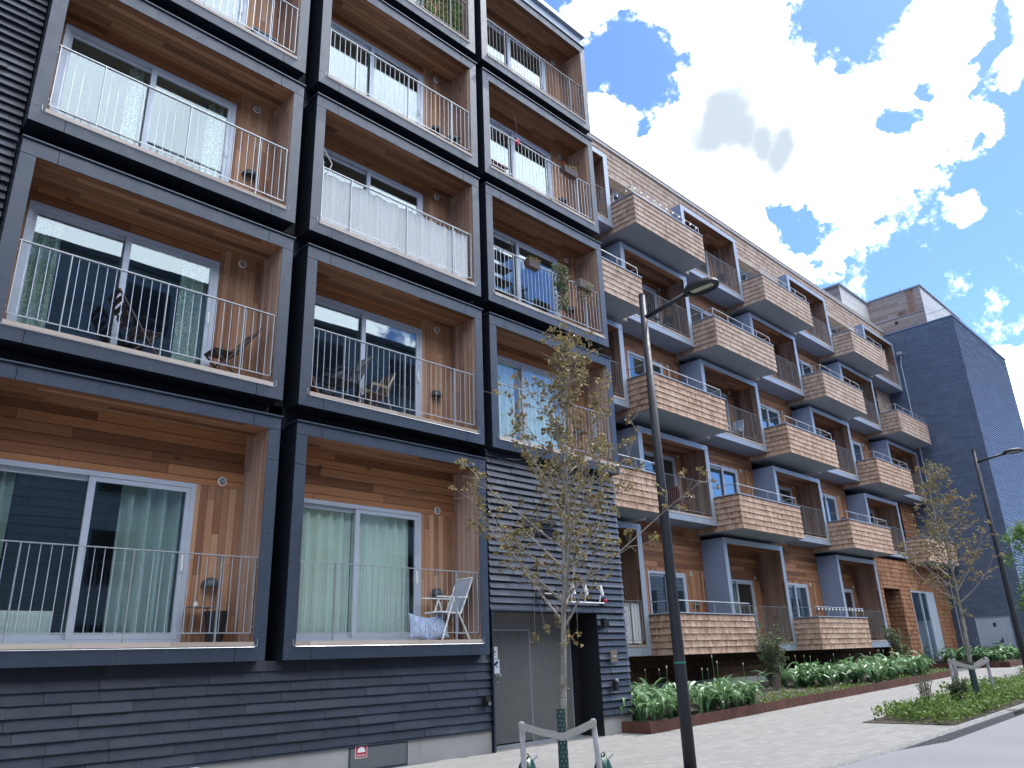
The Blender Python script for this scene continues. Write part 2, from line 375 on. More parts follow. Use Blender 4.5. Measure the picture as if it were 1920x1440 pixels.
def asphalt_mat():
    m,t,b=newmat('pale_asphalt'); P=t.pos(); n=t.noise(P,120,3,.7).outputs[0]; n1=t.noise(P,.6,5,.6).outputs[0]
    c=t.mix(t.mr(n,.35,.65,0,1),(.115,.118,.13),(.195,.20,.217)); c=t.mix(t.mr(n1,.4,.7,0,.4,True),c,(.125,.126,.134))
    t.l.new(c,b.inputs['Base Color']); b.inputs['Roughness'].default_value=.85; bump(t,b,n,.5,.004); return m
def granite_mat():
    m,t,b=newmat('granite_kerb'); P=t.pos(); n=t.noise(P,28,5,.8).outputs[0]
    c=t.ramp(n,[(.35,(.035,.035,.04)),(.5,(.14,.139,.138)),(.65,(.28,.277,.274))])
    t.l.new(c,b.inputs['Base Color']); b.inputs['Roughness'].default_value=.8; bump(t,b,n,.5,.01); return m
M['pave']=paver_mat(); M['asph']=asphalt_mat(); M['gran']=granite_mat()
M['earth']=simple('distant_ground',(.20,.19,.17),.9,.2,.4)
def roadz(x): return -.004-.115*min(1,max(0,(x-6.8)/2.2)) 
sheet('ground',-260,420,-260,260,-.34,M['earth'],120,2)
sheet('pavement',-30,110,KY+.12,6.5,0.,M['pave'],140,3)
sheet('road',-30,110,-13.5,KY-.02,roadz,M['asph'],140,3)
sheet('far_pavement',-30,110,-19.,-13.5,0.02,M['pave'],70,1)
mb=MB(); x=-30.
while x<110:
    L=rng.uniform(.9,1.25) if x>-2 else 4.; x2=x+L-.008
    if not (13.0<x<13.75 or 13.0<x2<13.6):
        d=.0035
        def q(xx,y,dz): return (xx,y,gz(xx)+dz)
        ch=.014; A=[]
        for xx in (x,x2): A.append([q(xx,KY-.02,roadz(xx)-.12),q(xx,KY-.02,d-ch),q(xx,KY-.02+ch,d),q(xx,KY+.122,d),q(xx,KY+.122,-.1)])
        for k in range(4): mb.poly([A[0][k],A[0][k+1],A[1][k+1],A[1][k]][::-1])
        mb.poly(A[0]); mb.poly(A[1][::-1])
    x+=L
struct(mb.build('kerb',M['gran']))
# cast-iron gully let into the kerb
g=thing('kerb_gully',(13.4,KY,gz(13.4)-.1),'rusty brown gully inlet let into the granite kerb by the planting strip','gully')
mb=MB(); mb.box(13.02,13.8,KY-.012,KY+.12,gz(13.)-.12,gz(13.4)+.002); mb.build('frame',M['corten'],g)
mb=MB()
for k in range(5): mb.box(13.08+.14*k,13.17+.14*k,KY-.02,KY-.012,gz(13.)-.09,gz(13.)-.02)
mb.build('bar',M['black'],g)

# ------------------------------------------------------------------ shared facade pieces
def window_unit(par,x0,x1,yf,z0,z1,split=.5,glass='glass',two=True):
    """sliding door set: outer frame, two leaves (the left one set further back), two panes"""
    a=.065; mb=MB()
    mb.box(x0,x1,yf-.02,yf+.075,z1-a,z1); mb.box(x0,x1,yf-.02,yf+.075,z0,z0+a*.7)
    mb.box(x0,x0+a,yf-.02,yf+.075,z0+a*.7,z1-a); mb.box(x1-a,x1,yf-.02,yf+.075,z0+a*.7,z1-a)
    mb.build('window_frame',M['alu'],par)
    xm=x0+(x1-x0)*split
    L=[(x0+a,xm+.01,yf+.036,yf+.068),(xm-.07,x1-a,yf-.012,yf+.03)] if two else [(x0+a,x1-a,yf,yf+.04)]
    for i,(p,q,y0,y1) in enumerate(L):
        s=.062; mb=MB(); zz0=z0+a*.7+.003; zz1=z1-a-.003
        mb.box(p,p+s+(.02 if i else 0),y0,y1,zz0,zz1); mb.box(q-s,q,y0,y1,zz0,zz1); mb.box(p+s+(.02 if i else 0),q-s,y0,y1,zz1-s,zz1); mb.box(p+s+(.02 if i else 0),q-s,y0,y1,zz0,zz0+s)
        mb.build('sliding_leaf',M['alu'],par)
        mb=MB(); ym=(y0+y1)/2; mb.box(p+s-.01,q-s+.01,ym-.006,ym+.006,zz0+s-.01,zz1-s+.01); mb.build('window_pane',M['glass'],par)
    if two:
        mb=MB(); hx=x1-a-.031; hz=z0+1.02
        mb.box(hx-.012,hx+.012,yf-.03,yf-.013,hz-.12,hz+.1); mb.box(hx-.008,hx+.008,yf-.055,yf-.031,hz-.1,hz+.0); mb.build('door_handle',M['white'],par)
def room_box(par,x0,x1,y0,y1,z0,z1,mat='room'):
    mb=MB()
    mb.poly([(x0,y1,z0),(x1,y1,z0),(x1,y1,z1),(x0,y1,z1)]); mb.poly([(x0,y0,z0),(x0,y1,z0),(x0,y1,z1),(x0,y0,z1)])
    mb.poly([(x1,y1,z0),(x1,y0,z0),(x1,y0,z1),(x1,y1,z1)]); mb.poly([(x0,y0,z0),(x1,y0,z0),(x1,y1,z0),(x0,y1,z0)]); mb.poly([(x0,y1,z1),(x1,y1,z1),(x1,y0,z1),(x0,y0,z1)])
    mb.build('room_lining',M[mat],par)
def vent(par,x,y,z,r=.062):
    mb=MB(); mb.lathe((x,y,z),[(r*.78,-.004),(r*.78,-.02),(r,-.02),(r,0)],20,'y'); mb.build('wall_vent',M['white'],par)
    mb=MB()
    mb.lathe((x,y,z),[(r*.78,-.0215),(r*.78,-.0205)],20,'y')
    mb.build('vent_mouth',M['black'],par)
    mb=MB()
    for k in (-1,0,1):
        w=math.sqrt(max(0,(r*.7)**2-(k*r*.34)**2)); mb.box(x-w,x+w,y-.025,y-.0217,z+k*r*.34-.0025,z+k*r*.34+.0025)
    mb.build('vent_louvre',M['white'],par)
def dome_lamp(par,x,y,z,r=.135):
    """half-dome downlight on the wall"""
    mb=MB(); n=14; rows=[]
    for j in range(6):
        ph=j/5*math.pi/2; rr=r*math.cos(ph) if j<5 else .004; hh=r*.95*math.sin(ph)
        rows.append([(x+rr*math.cos(math.pi+math.pi*k/n),y+rr*math.sin(math.pi+math.pi*k/n)*1.05,z+hh) for k in range(n+1)])
    for j in range(5):
        for k in range(n): mb.poly([rows[j][k],rows[j][k+1],rows[j+1][k+1],rows[j+1][k]],.5)
    mb.poly([p for p in rows[0]][::-1],.5)
    mb.box(x-.05,x+.05,y-.012,y+.0,z+.01,z+.09)
    mb.build('wall_lamp',M['lampgrey'],par)
def railing(par,x0,x1,y,zf,mat,posts=(.0,.17,.53,.86,1.),h=1.09,step=.112):
    mb=MB(); mb.box(x0,x1,y-.02,y+.02,zf+h-.012,zf+h)
    mb.box(x0,x1,y-.006,y+.006,zf+.105,zf+.117)
    n=int((x1-x0)/step); px=[x0+.02+(x1-x0-.04)*p for p in posts]
    for i in range(1,n):
        xx=x0+(x1-x0)*i/n
        if min(abs(xx-p) for p in px)<.03: continue
        mb.tube([(xx,y,zf+.117),(xx,y,zf+h-.012)],.0052,6,False,.5)
    for i,p in enumerate(px):
        zb=zf if 0<i<len(px)-1 else zf+.105
        mb.box(p-.005,p+.005,y-.02,y+.02,zb,zf+h-.012)
    for zz in (.18,.95):
        for s,xx in ((-1,x0),(1,x1)): mb.box(min(xx,xx+s*.03),max(xx,xx+s*.03),y-.012,y+.012,zf+zz,zf+zz+.02)
    mb.build('railing',mat,par)

def loggia(bld,kind,x0,x1,y0,yb,z0,z1,win,ts=.18,tt=.2,tb=.24,row=1,lamp=None,ventz=None,rooml=4.):
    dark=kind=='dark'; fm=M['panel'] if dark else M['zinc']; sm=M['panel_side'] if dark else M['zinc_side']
    yo=yb+.06
    # cover panels on the front with open joints; this frame mesh is the part, all the rest hangs from it
    mb=MB(); g=.004; xa,xb=x0+.42,x1-.42; f=.014
    zt,zbm=z1-tt,z0+tb
    for a,b in ((x0,xa),(xa,xb),(xb,x1)):
        mb.box(a+(g if a>x0 else 0),b-(g if b<x1 else 0),y0,y0+f,zt+g,z1); mb.box(a+(g if a>x0 else 0),b-(g if b<x1 else 0),y0,y0+f,z0,zbm-g)
    sp=[zbm,zt-.45,zt] if row==1 and dark else [zbm,zt]
    for a,b in ((x0,x0+ts),(x1-ts,x1)):
        for p,q in zip(sp[:-1],sp[1:]): mb.box(a,b,y0,y0+f,p+(g if p>zbm else 0),q-g)
    if dark:   # flashing lip along the top edge
        mb.box(x0-.015,x1+.02,y0-.03,y0+.3,z1+.004,z1+.022)
    fr=mb.build('balcony_frame',fm,bld)
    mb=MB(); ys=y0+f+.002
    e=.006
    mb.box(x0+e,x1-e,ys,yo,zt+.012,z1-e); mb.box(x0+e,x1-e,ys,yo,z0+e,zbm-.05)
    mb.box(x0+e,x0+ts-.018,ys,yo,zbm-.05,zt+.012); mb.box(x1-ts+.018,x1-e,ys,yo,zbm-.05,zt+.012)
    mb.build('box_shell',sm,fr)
    xi0,xi1=x0+ts,x1-ts; d='' if dark else '2'
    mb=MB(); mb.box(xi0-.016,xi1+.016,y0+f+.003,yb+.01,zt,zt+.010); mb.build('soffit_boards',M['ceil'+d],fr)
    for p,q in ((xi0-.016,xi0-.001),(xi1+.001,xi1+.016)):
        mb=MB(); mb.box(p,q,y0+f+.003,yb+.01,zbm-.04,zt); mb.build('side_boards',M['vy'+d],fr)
    wx0,wx1,wz1=win; wz0=zbm+.02
    mb=MB(); mb.box(wx1+.004,xi1,yb,yb+.05,zbm-.03,(wz1 if (row==1 or not dark) else zt))
    mb.build('wall_boards',M['vx'+d],fr)
    if wx0-xi0>.05: mb=MB(); mb.box(xi0,wx0-.004,yb,yb+.05,zbm-.03,wz1); mb.build('wall_boards',M['vx'+d],fr)
    mb=MB(); mb.box(xi0,(xi1 if (row==1 or not dark) else wx1+.002),yb-.004,yb+.05,wz1+.004,zt-.001); mb.build('head_boards',M['hz'+d],fr)
    mb=MB(); mb.box(xi0-.01,xi1+.01,y0-.012,y0+.13,zbm-.055,zbm); mb.build('deck_edge',M['sill'],fr)
    mb=MB(); mb.box(xi0,xi1,y0+.134,yb+.02,zbm-.045,zbm-.004); mb.build('deck',M['sill'],fr)
    if dark:
        mb=MB(); mb.tube([(xi0-.05,y0-.012,zbm+.03),(xi0-.05,y0-.02,zbm-.045),(xi0-.01,y0-.022,zbm-.068),(xi1+.01,y0-.022,zbm-.068),(xi1+.05,y0-.02,zbm-.045),(xi1+.05,y0-.012,zbm+.03)],.0034,5)
        mb.build('drip_edge',M['galv'],fr)
        mb=MB()
        for zz in (z1-tt*.3,z1-tt*.72,z0+tb*.2,z0+tb*.6):
            k=int((x1-x0)/.58)
            for i in range(k+1):
                xx=x0+.06+(x1-x0-.12)*i/k; mb.lathe((xx,y0,zz),[(.0042,-.0025),(.0042,0)],6,'y')
        k=int((zt-zbm)/.58)
        for i in range(1,k+1):
            for xx in (x0+.045,x0+ts-.05,x1-.045,x1-ts+.05): mb.lathe((xx,y0,zbm+(zt-zbm)*i/(k+1)),[(.0042,-.0025),(.0042,0)],6,'y')
        struct(mb.build('panel_rivets',M['zinc'],fr),'stuff')
    window_unit(fr,wx0,wx1,yb+.01,wz0,wz1)
    room_box(fr,xi0-.3 if dark else xi0,xi1+.0,yb+.1,yb+rooml,zbm-.02,zt+.02)
    railing(fr,xi0+.012,xi1-.012,y0+.05,zbm,M['galv'] if (dark and row<5) else M['rail_dark'])
    if ventz: vent(fr,wx1+.36 if dark else wx1+.2,yb,ventz)
    if lamp: dome_lamp(fr,wx1+.33,yb-.004,lamp)
    return fr

# ------------------------------------------------------------------ dark building
D=thing('dark_apartment_building',(0,.6,0),'dark slate clad apartment block with stacked anthracite balcony boxes lined in cedar','apartment block')
XA,XB,XC=(-4.05,-.262),(0.,3.79),(3.995,7.79)
ZR={1:(1.51,4.85),2:(5.12,7.83),3:(8.12,10.83),4:(11.12,13.83),5:(14.12,16.83)}
for row in range(1,6):
    for cn,(x0,x1) in (('A',XA),('B',XB),('C',XC)):
        if cn=='C' and row==1: continue
        z0,z1=ZR[row]; o=x0+.0
        wx0,wx1=x0+.32,x0+2.98-(.12 if cn!='A' else 0); wx1=x0+(2.86 if cn=='B' else 2.93)
        wz=3.88 if row==1 else z0+2.26
        loggia(D,'dark',x0,x1,0.,.68,z0,z1,(wx0,wx1,wz),row=row,tt=.19 if row==1 else .215,
               lamp=(z0+.98 if (cn,row) not in (('A',2),('A',4),('C',5)) else None),ventz=3.96 if row==1 else z0+2.36)
# slate cladding
PZ=.36   # top of the concrete plinth
mb=MB(); YW=.20
door=(4.0,6.82,-1,2.24)
courses(mb,(0,YW,0),(1,0,0),(0,-1,0),-9.,3.955,PZ,1.51,.125,.55,.75,.046)
courses(mb,(0,YW,0),(1,0,0),(0,-1,0),6.83,7.77,PZ,2.24,.125,.45,.7,.066)
courses(mb,(0,YW,0),(1,0,0),(0,-1,0),3.97,7.77,2.24,5.11,.125,.55,.75,.066)
courses(mb,(0,YW+.14,0),(1,0,0),(0,-1,0),-12,-4.06,1.52,17.2,.125,.55,.75,.066)
mb.build('slate_cladding',M['slate'],D)
mb=MB()
mb.box(-12,-4.3,YW+.141,YW+.5,1.52,17.3); mb.box(-12,3.96,YW+.001,.7,-.3,1.50); mb.box(6.83,7.77,YW+.001,4.,PZ-.0,2.24); mb.box(3.97,7.77,YW+.001,.75,2.245,5.11)
mb.box(-12,7.77,4.8,14,-.3,17.2); mb.box(7.70,7.775,.3,4.8,2.3,17.2); mb.box(-12,-11.7,.3,4.8,-.3,17.2)
for x in (-.131,3.893): mb.box(x-.125,x+.098,.42,.7,1.5,17.0)
for r in range(1,5): mb.box(-4.05,7.7,.42,.74,ZR[r][1]-.05,ZR[r+1][0]+.05)
mb.box(-4.25,-4.05,.42,.75,1.5,17.)
mb.build('core_wall',M['panel_side'],D)
mb=MB(); mb.box(-12,7.86,-.03,14.,17.22,17.36); mb.box(-4.1,7.80,.06,.6,16.86,17.215); mb.box(-12,-4.1,.1,.6,17.0,17.215); mb.build('roof_edge',M['zinc'],D)
mb=MB()
for a,b in ((-12,1.20),(2.23,2.45),(2.455,3.95)): mb.box(a,b,YW-.025,YW+.3,-.3,PZ-.035)
mb.box(6.83,7.76,YW-.02,YW+.5,-.3,PZ-.035); mb.build('plinth',M['concrete'],D)
mb=MB(); mb.box(-12,3.955,YW-.05,YW+.0,PZ-.03,PZ-.012); mb.box(6.84,7.775,YW-.06,YW,PZ-.03,PZ-.012); mb.build('plinth_flashing',M['panel'],D)
# service hatch in the plinth
mb=MB(); mb.box(1.20,2.23,YW-.03,YW+.1,-.05,PZ-.036); h=mb.build('service_hatch',M['panel'],D)
mb=MB(); mb.box(1.225,2.2,YW-.036,YW-.031,.03,PZ-.05); mb.build('hatch_panel',simple('hatch_grey',(.13,.14,.145),.5,.06,3),h)
def textmesh(body,size,name='text'):
    c=bpy.data.curves.new(name,'FONT'); c.body=body; c.size=size; c.align_x='CENTER'; c.align_y='CENTER'; c.extrude=.0004
    o=bpy.data.objects.new(name,c); COL.objects.link(o); bpy.context.view_layer.update()
    me=bpy.data.meshes.new_from_object(o.evaluated_get(bpy.context.evaluated_depsgraph_get())); bpy.data.objects.remove(o); bpy.data.curves.remove(c); return me
def text_on(par,body,size,loc,mat,name='lettering',axis='y'):
    me=textmesh(body,size); me.materials.clear(); me.materials.append(mat)
    rot=Matrix.Rotation(R(90),4,'X') if axis=='y' else Matrix.Rotation(R(-90),4,'Z')@Matrix.Rotation(R(90),4,'X')
    me.transform(rot); o=bpy.data.objects.new(name,me); COL.objects.link(o); o.parent=par; o.location=Vector(loc)-ORG[par.name]; ORG[o.name]=Vector(loc); return o
M['red']=simple('sign_red',(.42,.02,.05),.4,.04,5); M['signwhite']=simple('sign_white',(.82,.82,.82),.4,.03,5); M['ink']=simple('sign_ink',(.02,.022,.035),.5,.05,5); M['signblue']=simple('sign_pale',(.62,.68,.80),.4,.04,5)
sg=thing('smoke_vent_sign',(1.40,YW-.037,.3),'small red square sign with white half dome on the grey plinth hatch','sign')
sx,sz,sy=1.40,.265,YW-.0375
mb=MB(); mb.box(sx-.1,sx+.1,sy-.002,sy,sz-.085,sz+.085); mb.build('sign_plate',M['signwhite'],sg)
mb=MB(); mb.box(sx-.092,sx+.092,sy-.003,sy-.0021,sz-.077,sz+.077); mb.build('red_field',M['red'],sg)
mb=MB(); pts=[(sx+.066*math.cos(math.pi*k/16),sy-.004,sz-.012+.07*math.sin(math.pi*k/16)) for k in range(17)]
mb.poly(pts[::-1]); mb.poly([(p[0],sy-.0031,p[2]) for p in pts]); mb.build('half_dome',M['signwhite'],sg)
text_on(sg,'R\u00f6kluckor',.037,(sx,sy-.004,sz-.048),M['signwhite'])
wb=thing('white_cover',(-1.25,.02,.0),'low white cover standing at the foot of the concrete plinth','cover'); mb=MB()
mb.add([(-1.62,-.12,-.05),(-.88,-.12,-.05),(-.88,.17,-.05),(-1.62,.17,-.05),(-1.52,-.08,.30),(-.98,-.08,.31),(-.98,.17,.32),(-1.52,.17,.31)],[(0,3,2,1),(4,5,6,7),(0,1,5,4),(1,2,6,5),(2,3,7,6),(3,0,4,7)],.5); mb.build('body',M['white'],wb); mb=MB(); mb.box(-1.6,-.9,-.13,-.121,-.03,.05); mb.build('base_strip',M['zinc'],wb)
# door recess
mb=MB(); yd=.62
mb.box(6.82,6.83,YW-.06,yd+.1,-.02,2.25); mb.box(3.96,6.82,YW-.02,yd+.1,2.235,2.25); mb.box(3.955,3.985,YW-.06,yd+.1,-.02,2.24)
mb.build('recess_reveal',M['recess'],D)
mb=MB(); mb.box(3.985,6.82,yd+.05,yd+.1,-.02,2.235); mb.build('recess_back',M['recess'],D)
mb=MB(); mb.box(3.95,6.84,YW-.085,YW-.02,2.225,2.25); mb.box(3.955,3.98,YW-.1,YW-.0,-.02,2.22); mb.build('recess_trim',M['panel'],D)
mb=MB(); mb.box(4.02,5.42,yd-.02,yd+.03,1.93,2.235); mb.box(5.36,5.44,yd-.02,yd+.03,.0,1.93); mb.box(4.02,4.38,yd-.02,yd+.03,0,1.93); dfm=mb.build('door_frame',M['grey_door'],D)
mb=MB(); mb.box(4.385,5.352,yd-.015,yd+.02,.055,1.92)
for k in range(24): mb.box(4.40+.0395*k,4.43+.0395*k,yd-.021,yd-.0151,.06,1.9)
dr=mb.build('service_door',M['grey_door'],D)
mb=MB(); mb.lathe((4.51,yd-.021,1.17),[(.034,0),(.034,-.01),(.018,-.012),(.012,-.05),(.03,-.055),(.028,-.085)],14,'y'); mb.lathe((4.515,yd-.021,1.05),[(.018,0),(.018,-.01)],12,'y'); mb.build('door_handle',M['galv'],dr)
mb=MB(); mb.box(5.345,5.358,yd-.03,yd-.022,.06,1.93); mb.box(4.385,5.36,yd-.03,yd-.022,1.92,1.935); mb.box(4.0,6.6,yd-.12,yd-.02,-.01,.035); mb.build('door_strip',M['galv'],dfm)
mb=MB(); mb.box(5.445,6.5,yd-.0,yd+.03,.0,2.23)
for k in range(18): mb.box(5.46+.057*k,5.505+.057*k,yd-.006,yd-.0001,.05,2.2)
pn=mb.build('side_panel',M['grey_door'],D)
mb=MB(); mb.box(6.5,6.52,yd-.02,yd+.03,.0,2.23); mb.build('panel_edge',M['galv'],pn)
for nm,lab,zc,ww,hh in (('notice_sign','small white notice with a pictogram, upper one of two on the grey door',1.545,.125,.2),('camera_sign','pale blue camera surveillance notice, lower one of two on the grey door',1.31,.165,.25)):
    s=thing(nm,(4.47+ww/2-.06,yd-.0215,zc),lab,'sign'); cx=4.47+ww/2-.06; y=yd-.0215
    mb=MB(); mb.box(cx-ww/2,cx+ww/2,y-.002,y,zc-hh/2,zc+hh/2); mb.build('sign_plate',M['signwhite'] if ww<.15 else M['signblue'],s)
    mb=MB(); y2=y-.0025
    if ww<.15:
        mb.lathe((cx-.03,y2,zc+.05),[(.014,-.0006),(.014,.0003)],12,'y'); mb.bar((cx-.03,y2,zc-.01),(cx+.02,y2,zc+.025),.02,.001,(0,1,0)); mb.bar((cx-.04,y2,zc-.05),(cx+.03,y2,zc-.05),.006,.001,(0,1,0))
    else:
        mb.bar((cx-.035,y2,zc+.028),(cx+.042,y2,zc+.082),.044,.001,(0,1,0)); mb.bar((cx-.052,y2,zc+.014),(cx-.03,y2,zc+.03),.028,.001,(0,1,0)); mb.bar((cx+.0,y2,zc+.04),(cx+.016,y2,zc-.006),.011,.001,(0,1,0)); mb.bar((cx-.02,y2,zc-.006),(cx+.045,y2,zc-.006),.011,.001,(0,1,0))
    mb.build('pictogram',M['ink'],s)
    mb=MB()
    if ww>.15:
        mb.box(cx-ww/2+.01,cx+ww/2-.01,y-.0028,y-.0021,zc-.115,zc-.028)
        mb.build('text_field',M['signwhite'],s); mb=MB()
        for k in range(4): mb.box(cx-.055,cx+.05-.014*(k%2),y-.0034,y-.0029,zc-.05-.018*k,zc-.043-.018*k)
        mb.build('text_rows',M['signblue'],s)
# fittings on the slates
def fitting(name,label,cat,loc): return thing(name,loc,label,cat)
s=fitting('wall_sensor','small black outdoor socket on slates left of the grey door','socket',(3.80,.1,.78)); mb=MB()
mb.box(3.74,3.84,.06,.14,.70,.86); mb.box(3.75,3.83,.035,.06,.71,.79); mb.build('casing',M['black'],s); mb=MB(); mb.box(3.77,3.785,.028,.035,.73,.77); mb.box(3.80,3.815,.028,.035,.73,.77); mb.build('button',M['galv'],s)
s=fitting('wall_tap','black wall fitting with silver spout on slates right of the recess','fitting',(7.2,.09,.9)); mb=MB(); mb.box(7.13,7.21,.03,.12,.78,.96); mb.build('casing',M['black'],s)
mb=MB(); mb.lathe((7.19,.02,.97),[(.03,.0),(.034,.02),(.03,.05)],12,'y'); mb.build('spout',M['galv'],s)
s=fitting('number_plate','brown metal plate on slates right of the door recess','plate',(7.22,.085,1.41)); mb=MB(); mb.box(7.10,7.31,.075,.085,1.30,1.53); mb.build('plate',simple('brown_plate',(.16,.125,.105),.5,.1,6),s)
mb=MB(); mb.box(7.16,7.27,.0735,.0745,1.40,1.425); mb.build('engraving',M['bud'],s)
s=fitting('door_sensor','black motion sensor on slates at the upper right of the recess','sensor',(6.98,.09,2.05)); mb=MB(); mb.box(6.88,6.96,.0,.1,1.93,2.12); mb.box(6.961,7.1,.06,.1,1.98,2.1); mb.build('casing',M['black'],s)
s=fitting('security_camera','small black camera on slates over the grey door','camera',(5.25,.08,2.55)); mb=MB(); mb.box(5.18,5.24,.02,.1,2.42,2.62); mb.tube([(5.22,.05,2.52),(5.42,-.04,2.5)],.04,10); mb.build('casing',M['black'],s)
fl=thing('spotlight_bar',(6.5,.07,2.42),'white tubular bracket with white spotlights on slates over the recess','spotlight')
mb=MB(); mb.tube([(5.85,.06,2.41),(7.0,.06,2.41)],.013,8)
for x in (6.0,6.4,6.85): mb.tube([(x,.06,2.41),(x,.02,2.56)],.012,6)
mb.build('bracket',M['white'],fl)
for x in (6.0,6.37,6.85):
    mb=MB(); mb.tube([(x-.01,.02,2.74),(x+.03,-.01,2.55)],[.04,.028],12); mb.build('spotlight_head',M['white'],fl)
s=fitting('alarm_lamp','small red alarm lamp on slates at the end of the spotlight bar','lamp',(7.05,.08,2.45)); mb=MB(); mb.lathe((7.05,.1,2.46),[(.03,.0),(.032,-.03),(.028,-.05),(.012,-.06)],12,'y'); mb.build('dome',M['red'],s); mb=MB(); mb.box(6.99,7.11,.1,.14,2.40,2.52); mb.build('base',M['black'],s)
gr=MB()
for k in range(7): gr.box(4.86,5.75,.105,.118,3.64+.05*k,3.665+.05*k)
gr.build('vent_grille',M['black'],D)

# ------------------------------------------------------------------ shingled building
S=thing('shingled_apartment_building',(22,4.,0),'long apartment block with cedar shingle balconies set between grey framed loggias','apartment block')
COLX={1:(8.05,11.87),2:(12.15,15.9),3:(16.12,20.0),4:(20.22,24.03),5:(24.3,28.1),6:(28.33,32.15),7:(32.4,36.5)}
BZ={1:1.40,2:5.10,3:8.12,4:11.10,5:14.08}; TZ={1:4.78,2:7.66,3:10.74,4:13.72,5:16.8}
YF,YR,YB=2.5,3.3,1.67
frames=[(c,r) for r in range(1,6) for c in range(1,8) if (c+r)%2==0 and not (r==1 and c==7)]
bays=[(c,r) for r in range(1,6) for c in range(1,8) if (c+r)%2==1 and not (r==1 and c==6)]
for c,r in frames:
    x0,x1=COLX[c]; z0,z1=BZ[r],TZ[r]
    loggia(S,'zinc',x0,x1,YF,YR+.12,z0,z1,(x0+1.15,x0+3.2,z0+2.28),ts=.2,tt=.17,tb=.27 if r==1 else .24,row=r,ventz=z0+2.38 if r<5 else None,rooml=3.)
def bay(c,r):
    """recessed timber wall with a window behind a shingled balcony"""
    xl=COLX[c-1][1] if c>1 else 7.9; xr=COLX[c+1][0] if c<7 else 36.52
    if r==1 and c==2: pass
    z0=BZ[r]+.18 if r>1 else 1.5; z1=(BZ[r+1]+.03 if r<5 else 16.5); zc=z0+2.35
    wx0,wx1=xl+1.25,xl+3.17; wz=z0+2.2
    mb=MB(); mb.box(xl,xr,YR-.004,YR+.06,wz+.1,z1); b=mb.build('bay_wall',M['hz2'],S)
    for p,q,zz in ((xl,wx0-.004,z0-.2),(wx1+.004,xr,z0-.2),(wx0-.003,wx1+.003,wz+.004)):
        mb=MB(); mb.box(p,q,YR,YR+.06,zz,wz+.098); mb.build('wall_boards',M['vx2'],b)
    window_unit(b,wx0,wx1,YR+.005,z0+.02,wz)
    room_box(b,xl+.1,xr-.1,YR+.1,YR+3.2,z0,z1-.3)
    vent(b,wx1+.3,YR,wz-.0)
    if r in (1,2,3): dome_lamp(b,wx1+.42,YR-.004,z0+1.25)
    # balcony
    a,e=xl+.05,(15.85 if c==2 else min(36.25,COLX[c][1])); 
    if c==1: a=7.85
    zb=BZ[r]-.17 if r>1 else 1.40; zt=BZ[r]+.88 if r>1 else 2.40
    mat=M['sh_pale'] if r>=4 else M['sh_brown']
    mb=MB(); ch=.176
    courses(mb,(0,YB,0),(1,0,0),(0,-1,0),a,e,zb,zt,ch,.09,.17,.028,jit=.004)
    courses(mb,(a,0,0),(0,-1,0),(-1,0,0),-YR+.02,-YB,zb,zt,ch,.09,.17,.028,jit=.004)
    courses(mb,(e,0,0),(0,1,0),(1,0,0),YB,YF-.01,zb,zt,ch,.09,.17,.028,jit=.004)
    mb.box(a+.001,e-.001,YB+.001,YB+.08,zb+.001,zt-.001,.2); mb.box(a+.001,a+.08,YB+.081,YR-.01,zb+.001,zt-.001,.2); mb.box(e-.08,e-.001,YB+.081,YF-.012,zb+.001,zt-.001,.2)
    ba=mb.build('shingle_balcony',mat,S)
    mb=MB(); mb.box(a-.0,e+.0,YB+.006,YR-.012 if False else YF-.012,zb-.012,zb); mb.box(a,xr-.01,YF-.01,YR-.012,zb-.012,zb); mb.build('soffit',M['soffit'],ba)
    mb=MB(); mb.box(a+.081,e-.081,YB+.081,YF-.012,zb+.12,zb+.16); mb.box(a+.081,xr-.005,YF-.01,YR-.012,zb+.02,zb+.16); mb.build('deck',M['sill'],ba)
    mb=MB(); mb.box(a-.03,e+.03,YB-.035,YB+.1,zt+.0,zt+.03); mb.box(a-.03,a+.1,YB+.1,YR-.012,zt,zt+.03); mb.box(e-.1,e+.03,YB+.1,YF-.015,zt,zt+.03); mb.build('coping',M['zinc'],ba)
    mb=MB(); zr=zt+.33; y=YB+.06
    mb.tube([(a+.06,YR-.03,zr),(a+.06,y,zr),(e-.06,y,zr),(e-.06,YF-.02,zr)],.014,6)
    n=4
    for i in range(n+1):
        xx=a+.06+(e-a-.12)*i/n; mb.tube([(xx,y,zt+.03),(xx,y,zr)],.011,6)
    mb.tube([(a+.06,YR-.5,zt+.03),(a+.06,YR-.5,zr)],.011,6)
    mb.build('guard_rail',M['galv'],ba)
for c,r in bays: bay(c,r)
# shingled fascia of the top storey, base and entrance
mb=MB(); YT=2.9
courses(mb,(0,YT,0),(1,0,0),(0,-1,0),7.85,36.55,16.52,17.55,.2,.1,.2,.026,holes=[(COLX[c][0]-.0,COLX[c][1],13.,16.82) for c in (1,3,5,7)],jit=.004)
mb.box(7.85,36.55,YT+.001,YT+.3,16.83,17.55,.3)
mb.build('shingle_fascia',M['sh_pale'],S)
for c in (2,4,6):
    mb=MB(); mb.box(COLX[c-1][1]+.01,COLX[c+1][0]-.01,YT-.02,YR+.06,16.46,16.515); mb.build('eave_soffit',M['eave'],S)
mb=MB(); mb.box(7.8,36.58,YT-.07,YT+.5,17.555,17.66); mb.box(7.8,36.58,YT-.1,YT+.3,17.661,17.70); mb.build('roof_coping',simple('pale_roof_trim',(.46,.43,.40),.5,.06,3),S)
mb=MB(); YG=3.0
courses(mb,(0,YG,0),(1,0,0),(0,-1,0),7.8,29.6,.72,1.62,.19,.1,.19,.024)
